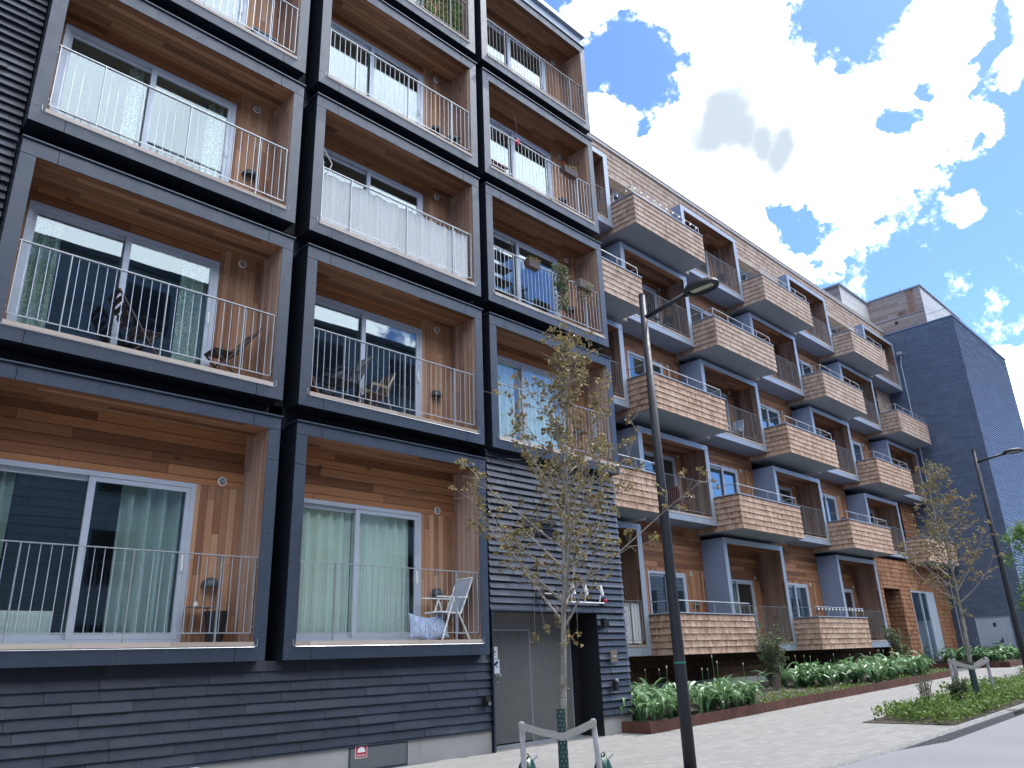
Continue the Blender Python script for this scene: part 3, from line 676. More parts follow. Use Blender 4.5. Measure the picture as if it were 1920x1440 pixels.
mb.box(7.8,29.6,YG+.001,YG+.25,.5,1.62,.3); mb.build('base_shingles',M['sh_dark'],S)
mb=MB(); mb.box(7.8,30.0,YG-.03,YG+.24,-.2,.70); mb.build('base_plinth',M['concrete'],S)
YE=2.56; ea,eb,ga,gb_=28.55,30.4,31.65,34.65
mb=MB(); eh=[(ea,eb,.3,3.72),(ga,gb_,.3,3.72)]
courses(mb,(0,YE,0),(1,0,0),(0,-1,0),28.12,36.5,.6,4.95,.18,.1,.19,.026,holes=eh)
mb.box(28.12,36.5,YE+.001,YE+.05,3.725,4.95,.3); mb.box(28.12,ea-.01,YE+.001,YE+.05,.5,3.72,.3); mb.box(eb+.01,ga-.01,YE+.001,YE+.05,.5,3.72,.3); mb.box(gb_+.01,36.5,YE+.001,YE+.05,.5,3.72,.3)
courses(mb,(eb,0,0),(0,-1,0),(-1,0,0),-3.9,-YE,.6,3.72,.18,.1,.19,.022)
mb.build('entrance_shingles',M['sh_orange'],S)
mb=MB(); courses(mb,(0,3.9,0),(1,0,0),(0,-1,0),ea-.1,eb+.1,.5,3.74,.18,.1,.19,.024); mb.box(ea-.05,ea,YE+.06,3.9,.5,3.74); mb.box(ea-.05,eb+.1,YE+.055,3.95,3.73,3.77); mb.build('porch_recess',M['sh_dark'],S)
mb=MB(); mb.box(ga,gb_,YE-.01,YE+.06,.58,.66); mb.box(ga,gb_,YE-.01,YE+.06,3.64,3.72)
for x in (ga,ga+1.15,ga+1.95): mb.box(x,x+.07,YE-.01,YE+.06,.66,3.64)
mb.box(ga+2.02,gb_,YE+.0,YE+.05,.66,3.64); eg=mb.build('entrance_glazing',M['alu'],S)
mb=MB(); mb.box(ga+.07,ga+1.15,YE+.02,YE+.032,.66,3.64); mb.box(ga+1.22,ga+1.95,YE+.02,YE+.032,.66,3.64); mb.build('window_pane',M['glass'],eg); room_box(eg,ga-.05,gb_,YE+.1,YE+3.,.55,3.75)
# wall strips that close the block beside the tower, back core, roof
for r in (2,4):
    mb=MB(); courses(mb,(0,YR-.06,0),(1,0,0),(0,-1,0),34.6,36.56,BZ[r]+.6,BZ[r+1]-.02,.18,.1,.19,.024)
    mb.build('corner_shingles',M['sh_pale'] if r==4 else M['sh_orange'],S)
mb=MB(); mb.box(7.85,36.55,6.8,16,.0,17.5); mb.box(7.85,36.55,YR+.0,6.8,17.3,17.5); mb.box(36.52,36.57,4.0,16,0,17.5); mb.box(7.85,7.9,2.6,7,0,17.3)
for r in range(2,6): mb.box(7.9,36.5,YR+.07,6.8,BZ[r]-.25,BZ[r]-.05)
mb.build('core_wall',M['panel_side'],S)
mb=MB(); mb.tube([(36.5,2.3,.7),(36.5,2.3,15.6)],.028,8); mb.tube([(36.5,2.3,15.6),(36.46,2.22,15.85),(36.40,2.2,16.05)],.04,8); mb.box(36.28,36.55,2.12,2.34,16.05,16.2); mb.build('downpipe',M['galv'],S)
# ------------------------------------------------------------------ slate tower
T=thing('slate_tower_building',(41,2,.6),'tall blue slate clad building at the far end with timber penthouse on top','building')
TX,TY,TZt=36.6,-.55,17.42
mb=MB(); dh=[(-1.60,-.12,-1,2.56)]
courses(mb,(TX,0,0),(0,-1,0),(-1,0,0),-4.2,.55,.55,TZt,.125,.5,.7,.022,holes=[(-1.6,-.16,-1,2.55)])
courses(mb,(0,TY,0),(1,0,0),(0,-1,0),TX,46.4,.55,TZt,.125,.5,.7,.05)
mb.build('slate_cladding',M['slate_tower'],T)
mb=MB(); mb.box(TX+.001,46.39,TY+.001,.159,-.2,TZt-.01); mb.box(TX+.001,46.39,1.601,12,-.2,TZt-.01); mb.box(TX+.001,46.39,.159,1.601,2.552,TZt-.01); mb.box(TX+.3,46.39,.16,1.6,-.2,2.551); mb.build('core_wall',M['panel_side'],T)
mb=MB(); mb.box(TX-.05,46.45,TY-.08,TY+.2,TZt,TZt+.05); mb.box(TX-.05,TX+.2,TY+.2,5.,TZt,TZt+.05); mb.build('roof_edge',M['zinc_side'],T)
mb=MB(); mb.box(TX-.022,TX+.3,TY-.03,.15,-.2,.545); mb.box(TX-.022,TX+.2,1.61,4.2,-.2,.545); mb.build('plinth',M['concrete'],T)
mb=MB(); mb.box(TX+.02,TX+.06,.17,1.59,.5,2.545); dd=mb.build('steel_door',M['alu'],T)
mb=MB()
for k in range(12): mb.box(TX+.01,TX+.0199,.2+.115*k,.305+.115*k,.54,2.51)
mb.box(TX-.01,TX+.04,.155,.19,.5,2.56); mb.box(TX-.01,TX+.04,1.575,1.61,.5,2.56); mb.box(TX-.01,TX+.04,.19,1.575,2.52,2.56)
mb.build('door_boards',M['alu'],dd)
mb=MB(); mb.box(TX-.02,TX+.009,.62,.67,1.42,1.62); mb.box(TX-.05,TX-.02,.62,.78,1.44,1.48); mb.build('door_handle',M['black'],dd)
mb=MB(); mb.box(TX+.004,TX+.009,.78,.9,2.1,2.28); mb.build('door_sign',M['ink'],dd)
mb=MB(); mb.box(TX+.05,46.,.62,6,TZt+.06,TZt+.075)
mb.box(TX+.03,43.2,.62,7.,17.43,19.6); mb.build('penthouse_wall',M['pent'],T)
mb=MB(); mb.box(TX+.03,43.2,.605,.619,17.44,19.59); mb.box(32.9,TX+.02,3.405,3.42,17.5,19.5); mb.build('penthouse_front',M['pent_front'],T)
mb=MB(); mb.box(32.9,TX+.02,3.42,8,17.45,19.5); mb.build('penthouse_wing',M['pent'],T)
mb=MB(); mb.box(TX-.03,43.35,.52,7.1,19.6,19.68); mb.box(32.8,TX-.04,3.3,8.1,19.5,19.58); mb.box(TX+.0,TX+.028,.64,3.38,18.20,18.24); mb.build('penthouse_coping',M['soffit'],T)
mb=MB(); mb.box(TX+.012,TX+.029,.95,1.35,18.25,19.58); mb.box(TX+.012,TX+.029,1.4,2.,18.25,18.5); mb.build('penthouse_panel',M['vy2'],T)
mb=MB(); mb.lathe((TX+.005,2.1,17.95),[(.07,-.03),(.09,.0)],12,'x'); mb.build('roof_lamp',M['black'],T)
mb=MB(); zr=TZt+.5
mb.tube([(TX+.05,3.3,zr),(TX+.05,TY+.15,zr),(46.,TY+.15,zr)],.014,5)
mb.build('roof_rail',M['zinc_side'],T)
mb=MB(); mb.tube([(TX+.3,1.6,19.68),(TX+.3,1.6,19.95)],.05,8); mb.tube([(36.3,3.5,17.7),(36.3,3.5,18.1)],.06,8); mb.build('roof_pipe',M['galv'],T)
# ------------------------------------------------------------------ building across the street (seen only mirrored in the glass)
m,t,b=newmat('slate_wall_across'); P=t.pos(); cv=t.new('ShaderNodeCombineXYZ'); sp=t.new('ShaderNodeSeparateXYZ'); t.l.new(P,sp.inputs[0]); t.l.new(sp.outputs[0],cv.inputs[0]); t.l.new(sp.outputs[2],cv.inputs[1])
br=t.new('ShaderNodeTexBrick'); t.l.new(cv.outputs[0],br.inputs['Vector'])
for k,v in (('Scale',1.),('Mortar Size',.014),('Brick Width',2.6),('Row Height',.32),('Mortar Smooth',.3)): br.inputs[k].default_value=v
br.inputs['Color1'].default_value=(.30,.37,.40,1); br.inputs['Color2'].default_value=(.33,.41,.44,1); br.inputs['Mortar'].default_value=(.03,.045,.06,1)
t.l.new(br.outputs['Color'],b.inputs['Base Color']); b.inputs['Roughness'].default_value=.6
O=thing('block_across_street',(5,-24,0),'dark blue clad apartment block across the street, mirrored in the windows','apartment block')
mb=MB(); mb.box(-34,24,-30,-19.,-.3,17.0); mb.build('wall',m,O)
mb=MB(); mb.box(-34.2,24.2,-30.2,-18.8,17.0,17.25); mb.build('roof_edge',M['panel'],O)
for k in range(13):
    for r in range(5):
        x=-31+4.3*k; mb=MB(); z=1.2+3.3*r; mb.box(x,x+1.7,-19.0,-18.93,z,z+1.9); w=mb.build('window',M['panel'],O)
        mb=MB(); mb.box(x+.08,x+1.62,-18.93,-18.925,z+.08,z+1.82); mb.build('pane',M['black'],w)

m2,t,b=newmat('pale_siding_across'); P=t.pos(); cv=t.new('ShaderNodeCombineXYZ'); sp=t.new('ShaderNodeSeparateXYZ'); t.l.new(P,sp.inputs[0]); t.l.new(sp.outputs[0],cv.inputs[0]); t.l.new(sp.outputs[2],cv.inputs[1])
br=t.new('ShaderNodeTexBrick'); t.l.new(cv.outputs[0],br.inputs['Vector'])
for k,v in (('Scale',1.),('Mortar Size',.03),('Brick Width',3.6),('Row Height',.3)): br.inputs[k].default_value=v
br.inputs['Color1'].default_value=(.52,.54,.55,1); br.inputs['Color2'].default_value=(.58,.60,.61,1); br.inputs['Mortar'].default_value=(.16,.17,.18,1)
t.l.new(br.outputs['Color'],b.inputs['Base Color']); b.inputs['Roughness'].default_value=.7
O2=thing('block_across_street',(50,-24,0),'pale sided apartment block further along across the street, mirrored in the windows','apartment block')
mb=MB(); mb.box(27,82,-30,-20.,-.3,10.5); mb.build('wall',m2,O2)
mb=MB(); mb.box(26.8,82.2,-30.2,-19.8,10.5,10.75); mb.build('roof_edge',M['panel'],O2)
for k in range(13):
    for r in range(3):
        x=29+4.1*k; mb=MB(); z=1.6+3.0*r; mb.box(x,x+1.6,-20.0,-19.93,z,z+1.7); w=mb.build('window',M['panel'],O2)
        mb=MB(); mb.box(x+.08,x+1.52,-19.93,-19.925,z+.08,z+1.62); mb.build('pane',M['black'],w)

# ------------------------------------------------------------------ street lamps
def lamp(loc,label):
    L=thing('street_lamp',loc,label,'street lamp','street lamps along the pavement'); x,y,z=loc
    mb=MB(); mb.tube([(x,y,z-.2),(x,y,z+1.29),(x,y,z+3.4),(x,y,z+6.82)],[.084,.079,.068,.052],20); mb.build('pole',M['pole'],L,True)
    mb=MB(); mb.lathe((x,y,z+1.28),[(.082,0),(.082,.022)],20); mb.build('green_band',simple('green_tape',(.03,.22,.13),.5,.1,9),L)
    mb=MB(); mb.lathe((x,y,z+3.38),[(.074,0),(.074,.03)],20); mb.lathe((x,y,z+6.82),[(.054,0),(.05,.02)],20); mb.build('collar',M['pole'],L)
    mb=MB(); mb.tube([(x,y-.04,z+6.43),(x,y-.80,z+6.545)],.036,12); mb.tube([(x,y-.78,z+6.542),(x,y-.86,z+6.553)],.045,12); mb.build('arm',M['pole'],L,True)
    cy=y-1.07; cz=z+6.56; mb=MB(); n=28
    def ring(a,b,zz): return [(x+a*math.cos(2*math.pi*k/n),cy+b*math.sin(2*math.pi*k/n),zz) for k in range(n)]
    R0=[ring(.13,.18,cz+.075),ring(.185,.26,cz+.045),ring(.20,.285,cz+.0),ring(.195,.275,cz-.03),ring(.165,.235,cz-.032),ring(.16,.23,cz-.012)]
    v=[p for r in R0 for p in r]; f=[]
    for i in range(len(R0)-1):
        for k in range(n): f.append((i*n+k,(i+1)*n+k,(i+1)*n+(k+1)%n,i*n+(k+1)%n))
    f.append(tuple(range(n))); f.append(tuple(reversed(range((len(R0)-1)*n,len(R0)*n)))); mb.add(v,f,.5); hd=mb.build('lamp_head',M['pole'],L)
    mb=MB(); mb.box(x-.05,x+.05,cy-.19,cy+.17,cz-.024,cz-.0125); mb.build('lamp_lens',simple('lamp_lens_glass',(.46,.48,.38),.2,.06,20,spec=.6),hd)
    return L
lp=lamp((3.93,-3.61,0.),'tall dark street lamp with green tape band, nearest the camera before the shingle balconies')
l2=copy_tree(lp); l2.location=(21.8,-3.5,.36); l2['label']='far dark street lamp in front of the blue slate tower'
for ch in list(l2.children):
    if ch.name.startswith('green_band'): bpy.data.objects.remove(ch)

# ------------------------------------------------------------------ trees
def leaf_cluster(mb,p,s,rr,n=6):
    p=Vector(p)
    for k in range(n):
        d=Vector((rr.uniform(-1,1),rr.uniform(-1,1),rr.uniform(-1.1,.5)))
        if d.length<.1: continue
        d.normalize(); u=d.cross(Vector((rr.uniform(-1,1),rr.uniform(-1,1),rr.uniform(-1,1))))
        if u.length<.05: continue
        u.normalize(); L=s*rr.uniform(.6,1.25); w=L*rr.uniform(.28,.5); nn=d.cross(u)*L*.2
        q=p+d*s*.15
        mb.poly([q,q+d*L*.5+u*w+nn,q+d*L,q+d*L*.5-u*w+nn],rr.random())
def maple(base,H,lean,seed,label,nprim,spread,z_first,trunk_r,leaf_s,guard=.86,density=1.,leafmat='leaf_maple'):
    rr=random.Random(seed); b=Vector(base); T_=thing('maple_tree',base,label,'tree','young street maples')
    lean=Vector(lean); N=12
    path=[b+Vector((0,0,-.05))]+[b+Vector((0,0,H*i/N))+lean*(i/N)**1.2+Vector((rr.uniform(-.02,.02),rr.uniform(-.02,.02),0))*(1 if i<N else 0) for i in range(1,N+1)]
    rad=[trunk_r*(1.12 if i==0 else max(.05,1-(i/N)**1.05*.96)) for i in range(N+1)]
    mb=MB(); mb.tube(path,rad,12); tr=mb.build('trunk',M['bark'],T_,True)
    def at(z):
        t=min(max(z/H*N,0),N-1e-3); i=int(t); return path[i].lerp(path[i+1],t-i),rad[i]*(1-(t-i))+rad[i+1]*(t-i)
    br=MB(); lf=MB()
    def grow(p,d,L,r,level,curl):
        n=5 if level==0 else 4; pts=[p]; q=Vector(p); dd=Vector(d)
        for i in range(n):
            dd=(dd+Vector((0,0,curl/n))+Vector((rr.uniform(-1,1),rr.uniform(-1,1),rr.uniform(-1,1)))*.10).normalized(); q=q+dd*(L/n); pts.append(q.copy())
        br.tube(pts,[max(.0022,r*(1-.85*i/n)) for i in range(n+1)],6 if level==0 else 4,False)
        return pts
    def pick(pts,t):
        k=t*(len(pts)-1); i=min(int(k),len(pts)-2); return pts[i].lerp(pts[i+1],k-i),(pts[i+1]-pts[i]).normalized()
    az=rr.uniform(0,6)
    for i in range(nprim):
        t=(i+.5)/nprim; z=z_first+(H-.35-z_first)*t**1.02; az+=2.399+rr.uniform(-.5,.5)
        p,r=at(z); prof=(1-.82*t**.9)*(.72+.28*math.sin(min(1,t*3.2+.25)*math.pi/2)); L=spread*prof*rr.uniform(.62,1.15)*1.2
        el=R(rr.uniform(20,48)+24*t); d=Vector((math.cos(az)*math.cos(el),math.sin(az)*math.cos(el),math.sin(el)))
        pts=grow(p,d,L,min(r*.55,.020),0,rr.uniform(.2,.8))
        nsec=int((3+L*5.4)*density)
        for j in range(nsec):
            s=rr.uniform(.18,1.0); q,dq=pick(pts,s)
            side=dq.cross(Vector((rr.uniform(-1,1),rr.uniform(-1,1),rr.uniform(-.3,1)))).normalized()
            d2=(dq*.75+side*.8).normalized(); L2=rr.uniform(.14,.48)*(1.15-.45*s)*(.55+.45*prof)
            p2=grow(q,d2,L2,.0055,1,.5)
            for m_ in range(int(1+L2*6.*density)):
                e,de=pick(p2,rr.uniform(.25,.95)); sd=de.cross(Vector((rr.uniform(-1,1),rr.uniform(-1,1),rr.uniform(-1,1)))).normalized()
                p3=grow(e,(de*.7+sd*.8).normalized(),rr.uniform(.05,.15),.003,2,.3); leaf_cluster(lf,p3[-1],leaf_s,rr)
            leaf_cluster(lf,p2[-1],leaf_s*1.1,rr,7)
            if rr.random()<.8:
                e,de=pick(p2,rr.uniform(.1,.6)); sd=de.cross(Vector((rr.uniform(-1,1),rr.uniform(-1,1),rr.uniform(-1,1)))).normalized(); grow(e,(de*.6+sd*.8).normalized(),rr.uniform(.12,.32),.003,2,.4)
        leaf_cluster(lf,pts[-1],leaf_s*1.1,rr,7)
    for k in range(7):   # drooping tassels low on the stem
        z=rr.uniform(z_first-.7,z_first+.1); p,r=at(z); a=rr.uniform(0,6.3); q=p+Vector((math.cos(a),math.sin(a),0))*(r+.015); leaf_cluster(lf,q,leaf_s*.8,rr,5)
    for k in range(5):   # thin pendulous twigs below the lowest limbs
        a=rr.uniform(0,6.3); z=z_first+rr.uniform(.1,.5); p,r=at(z); o_=Vector((math.cos(a),math.sin(a),0)); e=p+o_*rr.uniform(.2,.55)+Vector((0,0,.22)); q=e+Vector((rr.uniform(-.04,.04),rr.uniform(-.04,.04),-rr.uniform(.35,.75)))
        br.tube([p,p.lerp(e,.6)+Vector((0,0,.03)),e,e.lerp(q,.3)+o_*.03,q],[.008,.006,.004,.003,.002],4,False)
        for m_ in range(4): leaf_cluster(lf,q+Vector((rr.uniform(-.05,.05),rr.uniform(-.05,.05),rr.uniform(-.06,.1))),leaf_s,rr,6)
    br.build('limbs',M['branch'],T_,True); lf.build('crown',M[leafmat],T_)
    if guard:
        mb=MB(); p0,_=at(.0); prof=[(trunk_r*1.12+.012,0),(trunk_r*1.02+.01,guard*.5),(trunk_r+.008,guard)]
        mb.lathe(p0,prof,16); gd=mb.build('trunk_guard',simple('green_mesh_guard',(.012,.045,.038),.5,.15,20),T_)
        mb=MB()
        for r_ in range(int(guard/.05)):
            for k in range(8):
                a=2*math.pi*(k+.5*(r_%2))/8; zz=.03+.05*r_; rad_=trunk_r*(1.12-.12*zz/guard)+.0128
                c=p0+Vector((math.cos(a)*rad_,math.sin(a)*rad_,zz)); u=Vector((-math.sin(a),math.cos(a),0))*.008
                mb.poly([c-u-Vector((0,0,.009)),c+u-Vector((0,0,.009)),c+u+Vector((0,0,.009)),c-u+Vector((0,0,.009))],.5)
        struct(mb.build('guard_holes',simple('guard_hole_grey',(.16,.20,.19),.7,.1,20),gd),'stuff')
    return T_
maple((2.2,-2.96,0.),5.95,(.32,-.28,0),5,'young maple with olive buds in front of the grey door recess',46,2.1,1.72,.047,.047,density=1.)
maple((14.3,-4.2,.18),5.35,(.1,-.1,0),8,'young maple with brown buds before the far entrance by the planting strip',36,1.6,1.95,.055,.048,density=.85)
def support(base,posts,htop,label,strap_z):
    b=Vector(base); S_=thing('tree_support',base,label,'tree stakes','stakes holding the street maples')
    wood=M['stake']
    for (dx,dy,lx,ly) in posts:
        p=b+Vector((dx,dy,-.3)); q=b+Vector((dx-lx,dy-ly,htop)); mb=MB()
        mb.tube([p,p.lerp(q,.97),q],[.036,.034,.026],12); mb.build('post',wood,S_)
    mb=MB()
    for (dx,dy,lx,ly) in posts[:2]:
        e=Vector((dx-lx,dy-ly,htop-.05)); n=Vector((0,0,1)); P0=b+e; P1=b+Vector((0,0,strap_z))
        side=Vector((dx,dy,0)).normalized().cross(n)
        pts=[P0+Vector((0,0,.0)),P0.lerp(P1,.5)-Vector((0,0,.012)),P1+side*.0]
        for off in (-1,1):
            for i in range(2):
                A,B=pts[i]+side*.062*off*(1 if i==0 else 1),pts[i+1]+side*.062*off
                mb.bar(A,B,.008,.075,(0,0,1))
        mb.lathe(P0+Vector((0,0,-.035)),[(.040,0),(.042,.04),(.040,.07)],12)
    mb.lathe(b+Vector((0,0,strap_z-.045)),[(.066,0),(.068,.045),(.066,.09)],14)
    mb.build('strap',M['strap'],S_); return S_
M['stake']=simple('weathered_stake',(.42,.41,.42),.75,.22,9,bmp=.3,bscale=30); M['strap']=simple('grey_webbing',(.33,.32,.29),.85,.12,30,bmp=.3,bscale=120)
sup1=support((2.2,-2.96,0),[(-.36,.31,.03,-.0),(.32,-.33,.05,-.05),(.22,.24,.05,.05)],.685,'weathered wooden stakes with webbing straps round the nearest maple',.5)
sup2=support((14.3,-4.2,.18),[(-.42,.28,.0,.0),(.6,-.2,.12,.0),(-.05,.35,.0,.05)],.92,'weathered wooden stakes with webbing straps round the far maple',.72)
M['bag']=simple('green_tarpaulin',(.006,.05,.032),.4,.25,7,spec=.6,bmp=.3,bscale=14)
def bag(c,s,label,seed):
    rr=random.Random(seed); B=thing('watering_bag',c,label,'watering bag','green watering bags tied to the stakes'); c=Vector(c); mb=MB(); n=18; rows=[]
    for (r,z) in ((.16,-.2),(.19,-.02),(.17,.10),(.12,.2),(.055,.29)):
        rows.append([c+Vector((math.cos(2*math.pi*k/n)*r*s*(1+.16*math.sin(k*2.3+z*9+seed)),math.sin(2*math.pi*k/n)*r*s*.7*(1+.12*math.sin(k*1.9+seed)),z*s+.03*math.sin(k*1.3)*(z>.1))) for k in range(n)])
    v=[p for r in rows for p in r]; f=[]
    for i in range(len(rows)-1):
        for k in range(n): f.append((i*n+k,i*n+(k+1)%n,(i+1)*n+(k+1)%n,(i+1)*n+k))
    f.append(tuple(range((len(rows)-1)*n,len(rows)*n))); mb.add(v,f,.5); mb.build('sack',M['bag'],B,True)
    mb=MB(); t=c+Vector((.0,0,.26*s)); mb.tube([t+Vector((-.08,0,-.03)),t+Vector((-.05,-.02,.06)),t+Vector((0,-.03,.08)),t+Vector((.05,-.02,.02))],.006,6); mb.build('cord',M['black'],B)
    mb=MB(); mb.tube([t+Vector((.06,-.05,.0)),t+Vector((.10,-.09,.05))],.012,8); mb.build('filler_cap',M['galv'],B)
bag((1.90,-2.62,.02),.85,'green watering bag tied to the left stake of the nearest maple',1)
bag((2.60,-3.24,.0),.85,'green watering bag tied to the right stake of the nearest maple',3)
# green tree at the right edge, further up the street
def leafy_tree(base,H,cr,seed,label,n=5200):
    rr=random.Random(seed); b=Vector(base); T_=thing('leafy_tree',base,label,'tree'); mb=MB(); mb.tube([b+Vector((0,0,-.1)),b+Vector((.05,0,H*.45)),b+Vector((0,.05,H*.8))],[.09,.07,.03],10); mb.build('trunk',M['bark'],T_,True)
    br=MB(); lf=MB(); cl=[]
    for i in range(46):
        a=rr.uniform(0,6.3); z=H*rr.uniform(.38,1.); k=math.sin(math.pi*min(1,max(.05,(z/H-.3)/.78)))**.6; r=cr*k*rr.uniform(.35,1.); c=b+Vector((math.cos(a)*r,math.sin(a)*r,z)); cl.append((c,rr.uniform(.16,.34)))
        br.tube([b+Vector((0,0,z*.62)),b+Vector((math.cos(a)*r*.5,math.sin(a)*r*.5,z*.8)),c],[.02,.013,.004],5,False)
    for i in range(n):
        c,r=rr.choice(cl); d=Vector((rr.gauss(0,1),rr.gauss(0,1),rr.gauss(0,.8)))*r*.6; leaf_cluster(lf,c+d,.07,rr,2)
    br.build('limbs',M['branch'],T_,True); lf.build('crown',M['leaf_green'],T_)
leafy_tree((28.4,-3.15,.42),5.0,1.1,4,'bright green leafy street tree beyond the far lamp')

# ------------------------------------------------------------------ planters and plants
def planter(x0,x1,y0,y1,label):
    P_=thing('steel_planter',((x0+x1)/2,(y0+y1)/2,gz((x0+x1)/2)),label,'planter'); w=.012; h=.205
    mb=MB(); n=max(2,int((x1-x0)/2.0))
    for yy in (y0,):
        for i in range(n):
            a,b2=x0+(x1-x0)*i/n,x0+(x1-x0)*(i+1)/n-.003
            v=[]
            for xx in (a,b2):
                for y_,z_ in ((yy,-.05),(yy,h),(yy+w,h),(yy+w,-.05)): v.append((xx,y_,gz(xx)+z_))
            mb.add(v,[(0,1,2,3)[::-1],(4,5,6,7),(0,4,5,1),(1,5,6,2),(2,6,7,3)][0:5])
    for xx in (x0,x1-w): mb.box(xx,xx+w,y0+w+.001,y1,gz(xx)-.05,gz(xx)+h)
    mb.build('edging',M['corten'],P_)
    mb=MB(); m_=24; k_=6
    for i in range(m_):
        for j in range(k_):
            def q(i,j):
                xx=x0+w+(x1-x0-2*w)*i/m_; yy=y0+w+(y1-y0-w)*j/k_; return (xx,yy,gz(xx)+h-.05+.03*math.sin(i*2.1+j*1.7)+.12*(yy-y0)/(y1-y0))
            mb.poly([q(i,j),q(i+1,j),q(i+1,j+1),q(i,j+1)],.5)
    mb.build('soil',M['soil'],P_); return P_
planter(7.4,25.6,-.5,2.98,'long low rusted steel planter along the shingled building')
planter(30.4,36.5,-.95,2.5,'short rusted steel planter beside the far entrance and tower')
def strap_leaf(mb,b,az,L,w,e0,droop,rr):
    b=Vector(b); n=6; h=Vector((math.cos(az),math.sin(az),0)); s=Vector((-math.sin(az),math.cos(az),0)); q=b.copy(); e=e0; pts=[]; tw=rr.uniform(-.5,.5)
    for i in range(n+1):
        t=i/n; ww=w*(.45+1.1*t)*(1-t**2.6) if t<1 else 0; ww=max(ww,.002)
        sd=(s*math.cos(tw*t)+Vector((0,0,1))*math.sin(tw*t)); up=h*(-math.sin(e))+Vector((0,0,math.cos(e)))
        pts.append((q-sd*ww+up*ww*.5,q.copy(),q+sd*ww+up*ww*.5)); q=q+(h*math.cos(e)+Vector((0,0,math.sin(e))))*(L/n); e-=droop/n*(.4+1.5*t)
    r=rr.random()
    for i in range(n):
        a,b2=pts[i],pts[i+1]; mb.poly([a[0],a[1],b2[1],b2[0]],r); mb.poly([a[1],a[2],b2[2],b2[1]],r)
def make_allium(seed,stem,group):
    rr=random.Random(seed); P_=thing('strap_leaved_plant',(0,0,0),'','plant',group); mb=MB()
    for k in range(rr.randint(8,11)): strap_leaf(mb,(rr.uniform(-.02,.02),rr.uniform(-.02,.02),-.03),rr.uniform(0,6.3),rr.uniform(.5,.82),rr.uniform(.034,.054),R(rr.uniform(60,88)),rr.uniform(1.7,3.5),rr)
    if not stem:
        bpy.data.objects.remove(P_); o=mb.build('strap_leaved_plant',M['leaf_strap'],None,True,loc=(0,0,0)); return tag(o,'','plant',group)
    mb.build('leaves',M['leaf_strap'],P_,True)
    if stem:
        mb=MB(); x,y=rr.uniform(-.05,.05),rr.uniform(-.05,.05); h=rr.uniform(.52,.68); mb.tube([(0,0,0),(x*.5,y*.5,h*.5),(x,y,h)],.005,5); mb.build('stem',M['leaf_strap'],P_)
        mb=MB(); mb.lathe((x,y,h),[(.004,-.01),(.012,.008),(.010,.022),(.003,.035)],8); mb.build('flower_bud',M['bud'],P_)
    return P_
rp=random.Random(77)
def bed(lab,grp,spots,nst=1):
    protos=[make_allium(900+7*i+len(spots),i<nst,grp) for i in range(6)]
    for i,(x,y,s) in enumerate(spots):
        o=protos[i] if i<6 else copy_tree(rp.choice(protos)); o.location=(x,y,gz(x)+.17); o.rotation_euler=(0,0,rp.uniform(0,6.3)); s*=1.14; o.scale=(s,s,s*rp.uniform(.95,1.25)); o['label']=lab
def scatter(n,x0,x1,y0,y1,s0,s1,shape=None):
    out=[]; 
    while len(out)<n:
        x,y=rp.uniform(x0,x1),rp.uniform(y0,y1)
        if shape and not shape(x,y): continue
        if any((x-a)**2+(y-b)**2<.045 for a,b,_ in out) and rp.random()<.85: continue
        out.append((x,y,rp.uniform(s0,s1)))
    return out
bed('green strap-leaved plant with drooping leaves in the near end of the long planter','strap-leaved plants at the near end of the long planter',scatter(80,7.65,11.9,-.36,1.9,.85,1.15,lambda x,y:(x<10.6 or y<.7)))
bed('green strap-leaved plant among those in the middle of the long planter below the second balcony','strap-leaved plants in the middle of the long planter',scatter(84,16.6,24.2,-.3,2.0,.9,1.2,lambda x,y:(x>18.6 or y>.5)))
bed('green strap-leaved plant in the short planter by the tower','strap-leaved plants in the short planter',scatter(46,30.8,35.6,-.6,1.6,.9,1.15),1)
def cover(name,n,fn,s,mat,h,seed):
    rr=random.Random(seed); mb=MB()
    for i in range(n):
        x,y=fn(rr); z=gz(x)+rr.random()**.7*h(x,y)
        leaf_cluster(mb,(x,y,z),s*rr.uniform(.7,1.3),rr,3)
    return struct(mb.build(name,M[mat]),'stuff')
cover('low_foliage',4200,lambda r:(r.uniform(11.6,18.6),r.uniform(-.46,1.9)),.055,'leaf_low',lambda x,y:.22,5)
cover('low_foliage',900,lambda r:(r.uniform(20.,25.5),r.uniform(-.46,.4)),.06,'leaf_low',lambda x,y:.24,6)
# planting strip by the kerb
def in_strip(r):
    while True:
        x,y=r.uniform(10.2,34.),r.uniform(-4.92,-3.3)
        if x-10.15>(y+4.92)*.35 and r.random()<1.15-(x-10)/45: return x,y
mb=MB(); n=60
for i in range(n):
    a,b2=10.2+24*i/n,10.2+24*(i+1)/n; mb.poly([(a,-4.93,gz(a)+.012),(b2,-4.93,gz(b2)+.012),(b2,-3.3,gz(b2)+.012),(a,-3.3,gz(a)+.012)],.5)
struct(mb.build('ground',M['soil']))
cover('low_planting',11000,in_strip,.055,'leaf_cover',lambda x,y:.18+.32*(.5+.5*math.sin(x*2.7+y*4))*(.6+.4*math.sin(x*.9)),7)
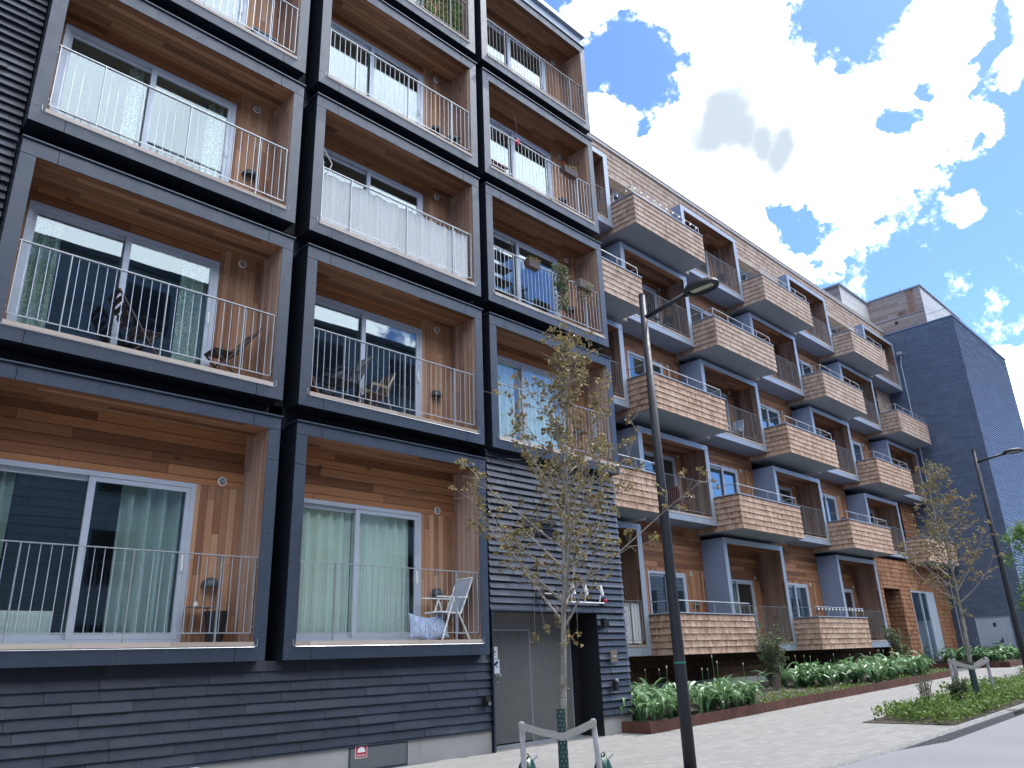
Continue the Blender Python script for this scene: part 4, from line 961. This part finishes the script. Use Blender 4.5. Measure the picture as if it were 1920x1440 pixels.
# grass-like tufts in the strip
rr=random.Random(31); mb=MB()
for i in range(900):
    x,y=in_strip(rr); z=gz(x)+.1; L=rr.uniform(.14,.34); a=rr.uniform(0,6.3); d=Vector((math.cos(a)*.25,math.sin(a)*.25,1))*L; s=Vector((.0035,.0035,0)); q=Vector((x,y,z)); mb.poly([q-s,q+s,q+d],rr.random())
struct(mb.build('grass_tufts',M['leaf_shrub']),'stuff')
def shrub(base,H,w,seed,label,leaves,stems,ls,leafm='leaf_shrub',name='shrub'):
    rr=random.Random(seed); b=Vector(base); P_=thing(name,base,label,'shrub'); br=MB(); lf=MB()
    for i in range(stems):
        a=rr.uniform(0,6.3); r=w*rr.uniform(.25,1.); h=H*rr.uniform(.62,1.); q=b+Vector((math.cos(a)*.08,math.sin(a)*.08,-.03)); e=b+Vector((math.cos(a)*r,math.sin(a)*r,h)); m_=q.lerp(e,.55)+Vector((-math.cos(a)*r*.18,-math.sin(a)*r*.18,.05))
        br.tube([q,m_,e],[.009,.006,.002],5,False)
        for j in range(rr.randint(5,9)):
            s=rr.uniform(.3,1.); p=m_.lerp(e,(s-.55)/.45) if s>.55 else q.lerp(m_,s/.55); d=Vector((rr.uniform(-1,1),rr.uniform(-1,1),rr.uniform(0,1.2)))*rr.uniform(.08,.26)*H*.5; br.tube([p,p+d*.6+Vector((0,0,.01)),p+d],[.004,.003,.0015],4,False)
            for k in range(leaves): leaf_cluster(lf,p+d*rr.uniform(.25,1.05)+Vector((rr.uniform(-1,1),rr.uniform(-1,1),rr.uniform(-1,1)))*.035,ls,rr,3)
    br.build('stems',M['twig'],P_); 
    if leaves: lf.build('foliage',M[leafm],P_)
    return P_
shrub((16.0,1.35,.33),1.95,.62,12,'tall airy grey green shrub standing under the first row one balcony',6,26,.055)
shrub((25.2,1.15,.55),1.65,.62,13,'bushy green shrub in the long planter before the porch recess',6,24,.055)
shrub((14.0,-3.25,.17),.62,.24,14,'small bare twiggy shrub at the pointed end of the planting strip',1,26,.02)
shrub((13.75,-4.0,.17),.55,.2,15,'low dark leafy shrub at the foot of the far maple',3,22,.04)

# ------------------------------------------------------------------ things on the balconies
def curtain(x0,x1,y,z0,z1,mat,label,amp=.035,per=.16,ph=0.):
    mb=MB(); wavy(mb,x0,x1,y,z0,z1,amp,per,ph); o=mb.build('curtain',M[mat],None,True,loc=((x0+x1)/2,y,z0)); tag(o,label,'curtain','curtains behind the balcony doors'); return o
curtain(.30,1.52,.83,1.79,3.82,'curt_green','pale green sheer behind the left door leaf of the lowest box in the middle column',.03,.2)
curtain(1.56,2.72,.83,1.79,3.82,'curt_green','pale green sheer behind the right door leaf of the lowest box in the middle column',.03,.19,1.)
curtain(-3.8,-3.28,.86,1.79,3.82,'curt_teal','teal drape bunched at the far left of the lowest box farthest from the door',.05,.13)
curtain(-2.0,-1.18,.88,1.79,3.82,'curt_teal','teal drape at the right door leaf of the lowest box farthest from the door',.055,.2,.6)
curtain(-3.74,-3.25,.85,5.42,7.32,'curt_pat','patterned drape at the left edge of the second-row box farthest from the door',.045,.15)
curtain(-1.62,-1.2,.85,5.42,7.32,'curt_pat','patterned drape beside the door handle of the second-row box farthest from the door',.045,.14,.5)
curtain(4.3,5.5,.84,5.42,7.32,'curt_green','pale green sheer left of the maple top in the box over the door',.03,.2,.3)
curtain(5.6,6.75,.84,5.42,7.32,'curt_green','pale green sheer behind the maple in the box over the door',.03,.2,.9)
curtain(17.3,18.6,3.6,1.75,3.6,'curt_teal','teal drape in the lowest grey framed loggia beside the tall shrub',.04,.2)
curtain(-1.5,-1.2,.85,8.4,10.3,'curt_pat','patterned drape at the right of the third-row box farthest from the door',.04,.14,.2)
curtain(-2.75,-2.55,.85,8.4,10.3,'curt_pat','patterned drape at the middle post of the third-row box farthest from the door',.03,.12,.2)
ra=thing('radiator',(-3.,.95,1.8),'white panel radiator behind the glass of the lowest box farthest from the door','radiator')
mb=MB(); mb.box(-3.75,-2.60,.93,1.0,1.80,2.16); mb.build('body',M['white'],ra)
mb=MB()
for k in range(26): mb.box(-3.73+.043*k,-3.705+.043*k,.921,.9295,1.83,2.13)
mb.build('fins',M['white'],ra)
# white folding garden chair, cushions, basket in the lowest box of the middle column
ch=thing('garden_chair',(3.2,.35,1.75),'white folding garden chair with grey sling in the lowest box of the middle column','chair')
zf=1.752
for y in (.14,.54):
    mb=MB(); mb.tube([(2.84,y,2.19),(3.28,y,2.17),(3.56,y,2.76)],.014,8); mb.build('side_rail',M['white'],ch)
    mb=MB(); mb.tube([(3.13,y,2.42),(2.88,y,zf)],.014,8); mb.tube([(3.13,y,2.42),(3.22,y,2.2),(3.47,y,zf)],.014,8); mb.build('leg',M['white'],ch)
    mb=MB(); mb.box(2.78,3.44,y-.02,y+.02,2.42,2.44); mb.build('armrest',M['white'],ch)
mb=MB()
for a in ((3.56,2.76),(2.84,2.19),(3.4,1.86),(2.92,1.86)): mb.tube([(a[0],.14,a[1]),(a[0],.54,a[1])],.012,8)
mb.build('cross_bar',M['white'],ch)
mb=MB(); mb.bar((3.295,.34,2.19),(3.55,.34,2.74),.38,.012,(0,1,0)); 
mb=MB()
def slab(mb,p,q,y0,y1,th=.012):
    d=Vector((q[0]-p[0],0,q[1]-p[1])).normalized(); n=Vector((-d.z,0,d.x))*th/2; v=[]
    for (x,z) in (p,q):
        for y in (y0,y1):
            for s in (-1,1): v.append(Vector((x,y,z))+n*s)
    mb.add(v,[(0,1,3,2),(4,6,7,5),(0,2,6,4),(1,5,7,3),(0,4,5,1),(2,3,7,6)],.5)
slab(mb,(3.295,2.2),(3.55,2.735),.155,.525); mb.build('back_sling',M['sling'],ch)
mb=MB(); slab(mb,(2.86,2.192),(3.275,2.172),.155,.525); mb.build('seat_sling',M['sling'],ch)
def pillow(c,w,h,t,rot,mat,label,name='cushion',grp=None,cat='cushion'):
    mb=MB(); n=14; N=[]; 
    for s in (1,-1):
        g=[]
        for i in range(n+1):
            for j in range(n+1):
                u,v=2*i/n-1,2*j/n-1; e=(1-abs(u)**2.6)*(1-abs(v)**2.6); k=1-.10*(1-abs(u)**2)*abs(v)**4; k2=1-.10*(1-abs(v)**2)*abs(u)**4
                g.append(Vector((u*w/2*k2,s*t/2*(max(e,0))**.45+.012*math.sin(5*u+3*v)*e,v*h/2*k)))
        b=len(mb.v); mb.v+= [tuple(p) for p in g]; mb.sv+=[.5]*len(g)
        for i in range(n):
            for j in range(n):
                q=(b+i*(n+1)+j,b+(i+1)*(n+1)+j,b+(i+1)*(n+1)+j+1,b+i*(n+1)+j+1); mb.f.append(q if s<0 else q[::-1]); mb.r.append(.5)
    o=mb.build(name,M[mat],None,True); o.location=c; o.rotation_euler=rot; ORG[o.name]=Vector(c); return tag(o,label,cat,grp)
pillow((2.47,.22,1.945),.44,.40,.13,(R(-14),R(9),R(8)),'cush','blue patterned cushion leaning at the left beside the white chair',grp='blue patterned cushions')
pillow((2.84,.29,1.94),.46,.39,.13,(R(-12),R(-10),R(-10)),'cush','blue patterned cushion leaning against the legs of the white chair',grp='blue patterned cushions')
bk=thing('wicker_basket',(3.22,.5,1.75),'brown wicker basket standing under the white garden chair','basket')
mb=MB(); mb.lathe((3.22,.47,zf),[(.11,0),(.13,.05),(.14,.2),(.125,.34)],18); mb.build('body',simple('wicker',(.22,.105,.05),.8,.3,30,obj=True),bk)
mb=MB()
for k in range(8): mb.lathe((3.22,.47,zf+.02+.04*k),[(.13+.008*math.sin(k),0),(.146,.012),(.13,.024)],18)
mb.build('weave',simple('wicker_light',(.36,.19,.09),.8,.3,30,obj=True),bk)
pt=thing('plant_pot',(-.8,.42,1.75),'black tapered plant pot at the right end of the lowest box farthest from the door','pot'); mb=MB(); mb.lathe((-.78,.42,zf),[(.105,0),(.15,.36),(.158,.36),(.158,.4),(.13,.4),(.125,.36)],18); mb.build('body',M['black'],pt)
mb=MB(); mb.lathe((-.78,.42,zf+.37),[(.12,0),(.1,.012)],14); mb.build('soil',M['soil'],pt)
tb=thing('side_table',(-1.02,.52,1.75),'small brown side table beside the black pot in the lowest box farthest from the door','table'); mb=MB(); mb.box(-1.13,-.80,.4,.62,2.20,2.215); mb.build('top',M['twig'],tb)
for x in (-1.12,-.83):
    for y in (.41,.6):
        mb=MB(); mb.tube([(x,y,zf),(x,y,2.2)],.008,6); mb.build('leg',M['twig'],tb)
cd=thing('candle_holder',(-1.05,.48,2.215),'small white candle holder on the brown side table','candle holder'); mb=MB(); mb.lathe((-1.05,.48,2.215),[(.025,0),(.03,.05),(.02,.05)],12); mb.build('cup',M['white'],cd); mb=MB(); mb.lathe((-1.05,.48,2.255),[(.016,0),(.014,.03)],10); mb.build('candle',M['bud'],cd)
# dark slatted folding chairs in the second-row left box
M['dkwood']=simple('dark_stained_wood',(.032,.018,.015),.5,.3,14)
def slat_chair(x,y,z,f,label,grp,recl=.26):
    c=thing('folding_chair',(x,y,z),label,'chair',grp); w=.19
    def P(a,yy,h): return (x+f*a,y+yy,z+h)
    mb=MB()
    for k in range(5): mb.box(min(P(-.17+.075*k,0,0)[0],P(-.11+.075*k,0,0)[0]),max(P(-.17+.075*k,0,0)[0],P(-.11+.075*k,0,0)[0]),y-w,y+w,z+.39,z+.405)
    mb.build('seat',M['dkwood'],c)
    mb=MB()
    for k in range(5):
        t=.12+.2*k; p=(x+f*(-.19-recl*t),z+.42+.44*t); q=(x+f*(-.19-recl*(t+.13)),z+.42+.44*(t+.13)); slab(mb,p,q,y-w,y+w,.012)
    mb.build('backrest',M['dkwood'],c)
    for s in (-1,1):
        mb=MB(); mb.bar(P(-.19-recl,s*(w+.015),.88),P(.2,s*(w+.015),0),.028,.022); mb.build('leg',M['dkwood'],c)
        mb=MB(); mb.bar(P(.17,s*(w-.03),.40),P(-.22,s*(w-.03),0),.026,.02); mb.build('leg',M['dkwood'],c)
    return c
slat_chair(-2.2,.38,5.36,1,'dark slatted folding chair before the door post of the second-row box farthest from the door','dark folding chairs in the second-row box farthest from the door',.24)
slat_chair(-1.08,.38,5.36,-1,'dark slatted folding chair tipped back beside the cedar wall, second-row box','dark folding chairs in the second-row box farthest from the door',.3)
def armchair(x,y,z,f,mat,fmat,label,s=1.,rec=.2):
    c=thing('armchair',(x,y,z),label,'chair','tubular armchairs in the second-row middle box')
    def P(a,yy,h): return (x+f*a*s,y+yy*s,z+h*s)
    for sd in (-1,1):
        for off in (0,.035):
            mb=MB(); yy=sd*(.22+off*.3)
            mb.tube([P(.26,yy,0),P(.24,yy,.55-off),P(.2,yy,.62-off),P(-.18,yy,.6-off),P(-.24-rec,yy,.95)],.011*s,7); mb.build('arm_frame',fmat,c)
        mb=MB(); mb.tube([P(-.12,sd*.22,.6),P(-.3,sd*.22,0)],.011*s,7); mb.build('leg',fmat,c)
    mb=MB(); slab(mb,(P(.22,0,.4)[0],P(0,0,.42)[2]),(P(-.2,0,.4)[0],P(0,0,.39)[2]),y-.21*s,y+.21*s,.02); mb.build('seat',mat,c)
    mb=MB(); slab(mb,(P(-.2,0,.4)[0],P(0,0,.40)[2]),(P(-.25-rec,0,.4)[0],P(0,0,.98)[2]),y-.21*s,y+.21*s,.018); mb.build('backrest',mat,c)
M['rattan']=simple('brown_rattan',(.075,.05,.038),.7,.3,40)
armchair(.95,.36,5.36,-1,M['black'],M['black'],'black reclining armchair in the second-row middle box',.98,.22)
armchair(1.62,.38,5.36,-1,M['rattan'],simple('brass_tube',(.42,.34,.24),.4,.1,10,metal=.4),'brown armchair with pale tubular frame in the second-row middle box',.8,.12)
bt=thing('wooden_board',(.3,.3,5.36),'worn brown wooden board propped at the left of the second-row middle box','board'); mb=MB(); mb.bar((.42,.28,5.37),(.24,.34,5.85),.03,.3,(0,1,0)); mb.build('board',M['corten'],bt); mb=MB(); mb.bar((.43,.27,5.375),(.25,.33,5.86),.032,.03,(0,1,0)); mb.build('edge_strip',M['twig'],bt)
# white cloth along the rail of the third-row middle box
mb=MB(); wavy(mb,.24,3.52,.10,8.37,9.415,.018,.30,0,110,.018,droop=.03); o=mb.build('privacy_cloth',M['cloth_white'],None,True,loc=(1.9,.1,8.37)); tag(o,'white cloth screen tied along the rail of the third row middle box','screen')
dr=thing('drying_rack',(.42,.4,8.36),'white folded drying rack rising behind the cloth screen','rack'); mb=MB()
for y in (.25,.5): mb.tube([(.25,y,8.4),(.34,y,9.6),(.28,y,10.05)],.009,6); mb.tube([(.52,y,8.4),(.42,y,9.5),(.5,y,9.75),(.28,y,10.05)],.009,6)
mb.build('frame',M['white'],dr); mb=MB()
for k in range(7): mb.tube([(.30+.01*k,.25,8.7+.17*k),(.30+.01*k,.5,8.7+.17*k)],.006,5); mb.tube([(.49-.01*k,.25,8.6+.16*k),(.49-.01*k,.5,8.6+.16*k)],.006,5)
mb.build('rods',M['white'],dr)
# upper left crate, middle-column boots
cr=thing('storage_crate',(-.98,.3,11.36),'dark blue storage crate behind the rail of the fourth-row box farthest from the door','crate'); mb=MB(); mb.box(-1.18,-.78,.15,.45,11.37,11.62); mb.box(-1.20,-.76,.13,.47,11.6,11.635); mb.build('body',simple('navy_plastic',(.03,.05,.09),.4,.1,8),cr); mb=MB(); mb.box(-1.14,-.82,.135,.149,11.42,11.55); mb.build('panel',M['zinc_side'],cr)
sc=thing('low_stool',(3.35,.3,11.36),'small black stool at the right of the fourth row middle box','stool'); mb=MB(); slab(mb,(3.2,11.72),(3.5,11.86),.2,.45,.05); mb.build('seat',M['black'],sc)
for x in (3.24,3.45):
    for y in (.22,.43):
        mb=MB(); mb.tube([(x,y,11.36),(x,y,11.75)],.012,6); mb.build('leg',M['black'],sc)
# ivy screen in the top middle box
def leaf_mass(name,label,cat,loc,boxes,n,ls,mat,seed,grp=None):
    rr=random.Random(seed); o=thing(name,loc,label,cat,grp); lf=MB(); st=MB()
    for i in range(n):
        x0,x1,y0,y1,z0,z1=rr.choice(boxes); p=(rr.uniform(x0,x1),rr.uniform(y0,y1),z1-(z1-z0)*rr.random()**1.2); leaf_cluster(lf,p,ls,rr,3)
    for i in range(14):
        x0,x1,y0,y1,z0,z1=rr.choice(boxes); x,y=rr.uniform(x0,x1),rr.uniform(y0,y1); st.tube([(x,y,z1),(x+rr.uniform(-.05,.05),y,(z0+z1)/2),(x+rr.uniform(-.08,.08),y,z0+rr.uniform(0,.1))],.004,4,False)
    lf.build('foliage',M[mat],o); st.build('stems',M['twig'],o); return o
leaf_mass('leaf_screen','green leaf screen along the rail of the top middle box','screen',(3.,.12,14.4),[(2.2,3.5,.09,.15,14.42,15.4)],900,.05,'leaf_green',3)
# third-row right box: shelf, rail pots, trailing plants
sh=thing('wire_shelf',(4.6,.35,8.36),'black wire shelf rack at the left of the third-row box over the door','shelf'); mb=MB()
for x in (4.36,4.92):
    for y in (.2,.5): mb.tube([(x,y,8.37),(x,y,9.9)],.009,6)
mb.build('uprights',M['black'],sh)
for k in range(5):
    z=8.55+.31*k; mb=MB(); mb.box(4.36,4.92,.2,.5,z,z+.012); mb.build('shelf_board',M['black'],sh)
def rail_pot(x,z,w,label,mat,seed,trail,y=.04,grp='planters hung on the balcony rails'):
    p=thing('rail_planter',(x,y,z),label,'planter',grp); mb=MB(); a=w/2
    v=[(x-a*.9,y-.1,z-.14),(x+a*.9,y-.1,z-.14),(x+a*.9,y+.04,z-.14),(x-a*.9,y+.04,z-.14),(x-a,y-.12,z+.03),(x+a,y-.12,z+.03),(x+a,y+.05,z+.03),(x-a,y+.05,z+.03)]
    mb.add(v,[(0,3,2,1),(4,5,6,7),(0,1,5,4),(1,2,6,5),(2,3,7,6),(3,0,4,7)],.5); mb.build('trough',mat,p)
    mb=MB()
    for s in (-.6,.6): mb.tube([(x+a*s,y-.11,z+.02),(x+a*s,y+.0,z+.06),(x+a*s,y+.06,z+.02)],.006,5)
    mb.build('hook',M['black'],p)
    rr=random.Random(seed); lf=MB()
    for i in range(90 if trail else 30): leaf_cluster(lf,(x+rr.uniform(-a,a)*.9,y-.06+rr.uniform(-.08,.06),z+.06-(rr.random()**1.5)*trail),.045,rr,3)
    lf.build('foliage',M['leaf_green'] if seed%2 else M['leaf_maple'],p)
DKP=simple('brown_planter_plastic',(.09,.06,.05),.6,.15,12)
rail_pot(5.32,9.43,.36,'dark brown trough on the rail near the wire shelf, third-row box',DKP,2,.0)
rail_pot(7.05,9.5,.5,'grey brown trough with dried trailing stems hanging from it',simple('grey_planter_felt',(.16,.14,.13),.8,.2,12),4,.55)
leaf_mass('trailing_plant','leafy trailing plant spilling over the rail of the third-row box over the door','plant',(6.3,.05,9.4),[(6.08,6.5,-.04,.14,9.1,9.72),(6.15,6.4,-.04,.1,8.6,9.3)],420,.05,'leaf_shrub',9)
rail_pot(6.8,12.47,.5,'dark trough with red flowers on the rail of the fourth-row box over the door',DKP,6,.0)
mb=MB(); rr=random.Random(3)
fl=thing('red_flowers',(6.62,.02,12.5),'red flowers at the left end of the fourth row right trough','flowers'); 
for i in range(16): leaf_cluster(mb,(6.62+rr.uniform(-.05,.05),.0+rr.uniform(-.05,.05),12.55+rr.uniform(-.03,.08)),.05,rr,4)
mb.build('petals',simple('red_petal',(.34,.015,.02),.6,.1,20),fl); mb=MB(); mb.tube([(6.62,.0,12.45),(6.62,.0,12.56)],.006,5); mb.build('stem',M['leaf_green'],fl)
bn=thing('white_bench',(4.6,.35,11.36),'white bench with brown seat at the left of the fourth-row box over the door','bench'); mb=MB(); mb.box(4.25,4.95,.25,.5,11.76,11.8); mb.build('seat',M['corten'],bn)
for x in (4.28,4.9):
    for y in (.27,.46):
        mb=MB(); mb.box(x,x+.035,y,y+.035,11.37,11.76); mb.build('leg',M['white'],bn)
mb=MB(); mb.box(4.25,4.95,.5,.52,11.8,12.05); mb.build('backrest',M['white'],bn)
ln=thing('red_lantern',(5.1,.1,12.3),'small red lantern hanging above the rail of the fourth-row box over the door','lantern'); mb=MB(); mb.lathe((5.08,.06,12.38),[(.03,0),(.05,.04),(.05,.12),(.02,.16)],12); mb.build('body',M['red'],ln); mb=MB(); mb.tube([(5.08,.06,12.54),(5.08,.06,12.9),(5.08,.2,13.6)],.004,4); mb.build('cord',M['black'],ln)
# loggia things on the shingled building
def simple_chair(x,y,z,f,mat,label):
    c=thing('balcony_chair',(x,y,z),label,'chair','chairs in the grey framed loggias')
    mb=MB(); mb.box(x-.21,x+.21,y-.2,y+.2,z+.41,z+.44); mb.build('seat',mat,c)
    mb=MB(); slab(mb,(x-f*.2,z+.46),(x-f*.3,z+.86),y-.2,y+.2,.02); mb.build('backrest',mat,c)
    for dx in (-.18,.18):
        for dy in (-.17,.17):
            mb=MB(); mb.tube([(x+dx,y+dy,z),(x+dx,y+dy,z+.41)],.013,6); mb.build('leg',mat,c)
PB=simple('pale_blue_lacquer',(.40,.50,.56),.5,.05,8)
simple_chair(18.75,2.95,8.36,-1,PB,'pale blue chair in the grey loggia above the lamp post pole')
simple_chair(17.85,2.95,8.36,1,PB,'pale blue chair at the left of the third row grey loggia')
simple_chair(14.2,2.95,11.34,1,M['black'],'black chair behind the street lamp arm in the fourth row loggia')
simple_chair(14.95,2.95,11.34,-1,M['black'],'black chair right of the street lamp arm in the fourth row loggia')
simple_chair(14.6,2.95,5.34,1,simple('dark_red_wood',(.12,.03,.025),.5,.2,9),'dark red chair right of the lamp pole in the second row loggia')
simple_chair(18.95,2.95,14.32,-1,M['black'],'black chair in the top row grey loggia')
mb=MB(); wavy(mb,8.3,11.63,2.62,1.70,2.70,.012,.14,0,160,.012); o=mb.build('privacy_cloth',M['cloth_white'],None,True,loc=(10,2.62,1.7)); tag(o,'white pleated screen on the rail of the lowest loggia beside the slates','screen')
def string_lights(pts,n,label):
    s=thing('string_lights',pts[0],label,'string lights','string lights on the shingle balconies'); mb=MB(); P_=[Vector(p) for p in pts]; L=[]
    tot=sum((P_[i+1]-P_[i]).length for i in range(len(P_)-1))
    def at(d):
        for i in range(len(P_)-1):
            l=(P_[i+1]-P_[i]).length
            if d<=l or i==len(P_)-2: return P_[i].lerp(P_[i+1],min(1,d/l))
            d-=l
    w=[at(tot*k/(n*4))-Vector((0,0,.03*abs(math.sin(math.pi*k/4)))) for k in range(n*4+1)]; mb.tube(w,.004,4,False); mb.build('wire',M['black'],s)
    for k in range(n):
        p=w[k*4+2]; mb=MB(); mb.lathe(p-Vector((0,0,.085)),[(.006,0),(.026,.02),(.028,.04),(.012,.065),(.012,.085)],8); mb.build('bulb',M['white'],s)
string_lights([(12.01,3.2,15.30),(12.01,1.72,15.30),(15.8,1.72,15.30)],15,'string of white bulbs on the rail of the nearest top row shingle balcony')
string_lights([(20.2,1.72,2.74),(24.0,1.72,2.74)],14,'string of white bulbs on the lowest shingle balcony right of the tall shrub')
pb=thing('storage_box',(12.35,2.9,14.3),'pale storage box at the left of the nearest top row shingle balcony','box'); mb=MB(); mb.box(12.05,12.55,2.75,3.15,14.1,15.12); mb.build('body',M['cloth_white'],pb); mb=MB(); mb.box(12.03,12.57,2.73,3.17,15.12,15.16); mb.build('lid',M['white'],pb)

# ------------------------------------------------------------------ camera
F,yaw,pit,rol=1439.6,.7923,.34671,-.0380
f=Vector((math.sin(yaw)*math.cos(pit),math.cos(yaw)*math.cos(pit),math.sin(pit))); r0=Vector((math.cos(yaw),-math.sin(yaw),0)); u0=r0.cross(f)
rt=r0*math.cos(rol)+u0*math.sin(rol); up=-r0*math.sin(rol)+u0*math.cos(rol)
cam=bpy.data.cameras.new('camera'); co=bpy.data.objects.new('camera',cam); COL.objects.link(co)
mw=Matrix.Identity(4)
for i in range(3): mw[i][0],mw[i][1],mw[i][2]=rt[i],up[i],-f[i]
mw[0][3],mw[1][3],mw[2][3]=-5.483,-9.902,1.384
co.matrix_world=mw; cam.sensor_width=36; cam.sensor_fit='HORIZONTAL'; cam.lens=F/1920*36; cam.clip_end=1500; cam.clip_start=.1
SC.camera=co
# ------------------------------------------------------------------ light
AZ,EL=R(-5),R(56)
sd=Vector((math.cos(EL)*math.cos(AZ),math.cos(EL)*math.sin(AZ),math.sin(EL)))
sl=bpy.data.lights.new('sun','SUN'); sl.energy=SUN_E if 'SUN_E' in globals() else 1.65; sl.angle=R(.7); sl.color=(1.,.965,.92)
so=bpy.data.objects.new('sun',sl); COL.objects.link(so); so.rotation_euler=sd.to_track_quat('Z','Y').to_euler(); so.location=(10,-30,40)
W=bpy.data.worlds.new('World'); SC.world=W; W.use_nodes=True; t=NT(W); t.n.clear()
out=t.new('ShaderNodeOutputWorld'); bg=t.new('ShaderNodeBackground'); t.l.new(bg.outputs[0],out.inputs[0])
sky=t.new('ShaderNodeTexSky',sky_type='NISHITA'); sky.sun_disc=False; sky.sun_elevation=EL; sky.sun_rotation=math.atan2(sd.x,sd.y); sky.air_density=1.; sky.dust_density=.3; sky.ozone_density=1.4
dirv=t.new('ShaderNodeTexCoord').outputs['Generated']
wn=t.noise(dirv,6.5,7,.55); wsub=t.new('ShaderNodeVectorMath'); wsub.operation='SUBTRACT'; t.l.new(wn.outputs['Color'],wsub.inputs[0]); wsub.inputs[1].default_value=(.5,.5,.5)
wad=t.new('ShaderNodeVectorMath'); wad.operation='MULTIPLY_ADD'; t.l.new(wsub.outputs[0],wad.inputs[0]); wad.inputs[1].default_value=(.17,.17,.17); t.l.new(dirv,wad.inputs[2])
wnm=t.new('ShaderNodeVectorMath'); wnm.operation='NORMALIZE'; t.l.new(wad.outputs[0],wnm.inputs[0]); wdir=wnm.outputs[0]
def blob(px,py,rad,soft=.55):
    d=(f+rt*((px-960)/F)-up*((py-720)/F)).normalized(); return blobd(d,rad/F*.85,soft)
def blobd(d,ang,soft=.55):
    dp=t.new('ShaderNodeVectorMath'); dp.operation='DOT_PRODUCT'; t.l.new(wdir,dp.inputs[0]); dp.inputs[1].default_value=d
    return t.mr(dp.outputs['Value'],math.cos(ang*1.6),math.cos(ang*.25),0,1)
pos=[(1400,120,190),(1560,170,170),(1480,300,180),(1250,290,150),(1320,390,140),(1395,430,75),(1170,250,70),(1640,235,85),(1670,110,100),(1530,335,60),(1130,20,75),(1190,-20,80),(1080,30,40),(1350,0,120),(1740,90,60),(1800,100,28),(1790,10,50),(1910,30,55),(1900,90,36),(1775,405,26),(1745,395,14),(1825,195,20),(1810,230,12),(1725,225,22),(1710,340,20),(1580,405,9),(1500,485,9),(1905,745,60),(1960,800,90),(1470,60,120)]
neg=[(1180,110,62),(1110,150,40),(1215,170,46),(1225,235,16),(1630,5,85),(1650,60,30),(1690,195,26),(1700,205,20),(1745,125,10),(1835,85,24),(1500,415,34),(1550,425,30)]
def mx(lst):
    o=lst[0]
    for k in lst[1:]: o=t.math('MAXIMUM',o,k)
    return o
P_=mx([blob(*p) for p in pos]); N_=mx([blob(*p) for p in neg])
refl_and_fill=[(Vector((.22,-.77,.59)),.30),(Vector((.05,-.75,.62)),.3),(Vector((.45,-.66,.55)),.13),(Vector((.60,-.52,.60)),.10),(Vector((.35,-.62,.70)),.1),(Vector((.1,-.45,.9)),.42),(Vector((-.45,-.45,.8)),.3),(Vector((.5,-.25,.85)),.3)]  # out-of-view clouds: window reflections, plus the highest ones added to raise ambient light
Q_=t.math('MULTIPLY',mx([blobd(d.normalized(),a) for d,a in refl_and_fill]),1.6)
nz=t.noise(dirv,13.,12,.62); nz.inputs['Distortion'].default_value=.25
nb=t.noise(dirv,48.,8,.68)
nn=t.math('ADD',t.math('MULTIPLY',t.math('SUBTRACT',nz.outputs[0],.5),2.0),t.math('MULTIPLY',t.math('SUBTRACT',nb.outputs[0],.5),.9))
fld=t.math('ADD',t.math('SUBTRACT',t.math('MAXIMUM',P_,Q_),t.math('MULTIPLY',N_,.95)),nn)
cov=t.mr(fld,.33,.56,0,1,True)
thin=t.math('MULTIPLY',t.mr(fld,.10,.42,0,1,True),t.mr(nb.outputs[0],.42,.66,0,.55,True)); cov=t.math('MAXIMUM',cov,thin)
core=t.mr(fld,.55,1.3,0,1,True)
gs=mx([blob(1365,200,70),blob(1390,225,50),blob(1490,268,46),blob(1440,250,40)])
sh=t.mr(gs,.0,.95,0,1,True)
sh=t.math('MAXIMUM',sh,t.math('MULTIPLY',t.mr(t.noise(dirv,3.3,5,.5).outputs[0],.55,.75,0,1,True),.25))
skc=t.new('ShaderNodeVectorMath'); skc.operation='MULTIPLY'; t.l.new(sky.outputs[0],skc.inputs[0]); skc.inputs[1].default_value=(.365,.485,.735)
CL=12.
ccol=t.mix(sh,(CL*.92,CL*.985,CL*1.09),(CL*.165,CL*.187,CL*.212))
col=t.mix(cov,skc.outputs[0],ccol)
t.l.new(col,bg.inputs['Color']); bg.inputs['Strength'].default_value=.11
# ------------------------------------------------------------------ render look
SC.view_settings.view_transform='Standard'; SC.view_settings.look='None'; SC.view_settings.gamma=1; SC.view_settings.use_curve_mapping=False
SC.view_settings.exposure=1.68
SC.cycles.max_bounces=7; SC.cycles.transparent_max_bounces=12; SC.cycles.glossy_bounces=3; SC.cycles.diffuse_bounces=4
SC.cycles.use_denoising=True; SC.cycles.sample_clamp_indirect=6
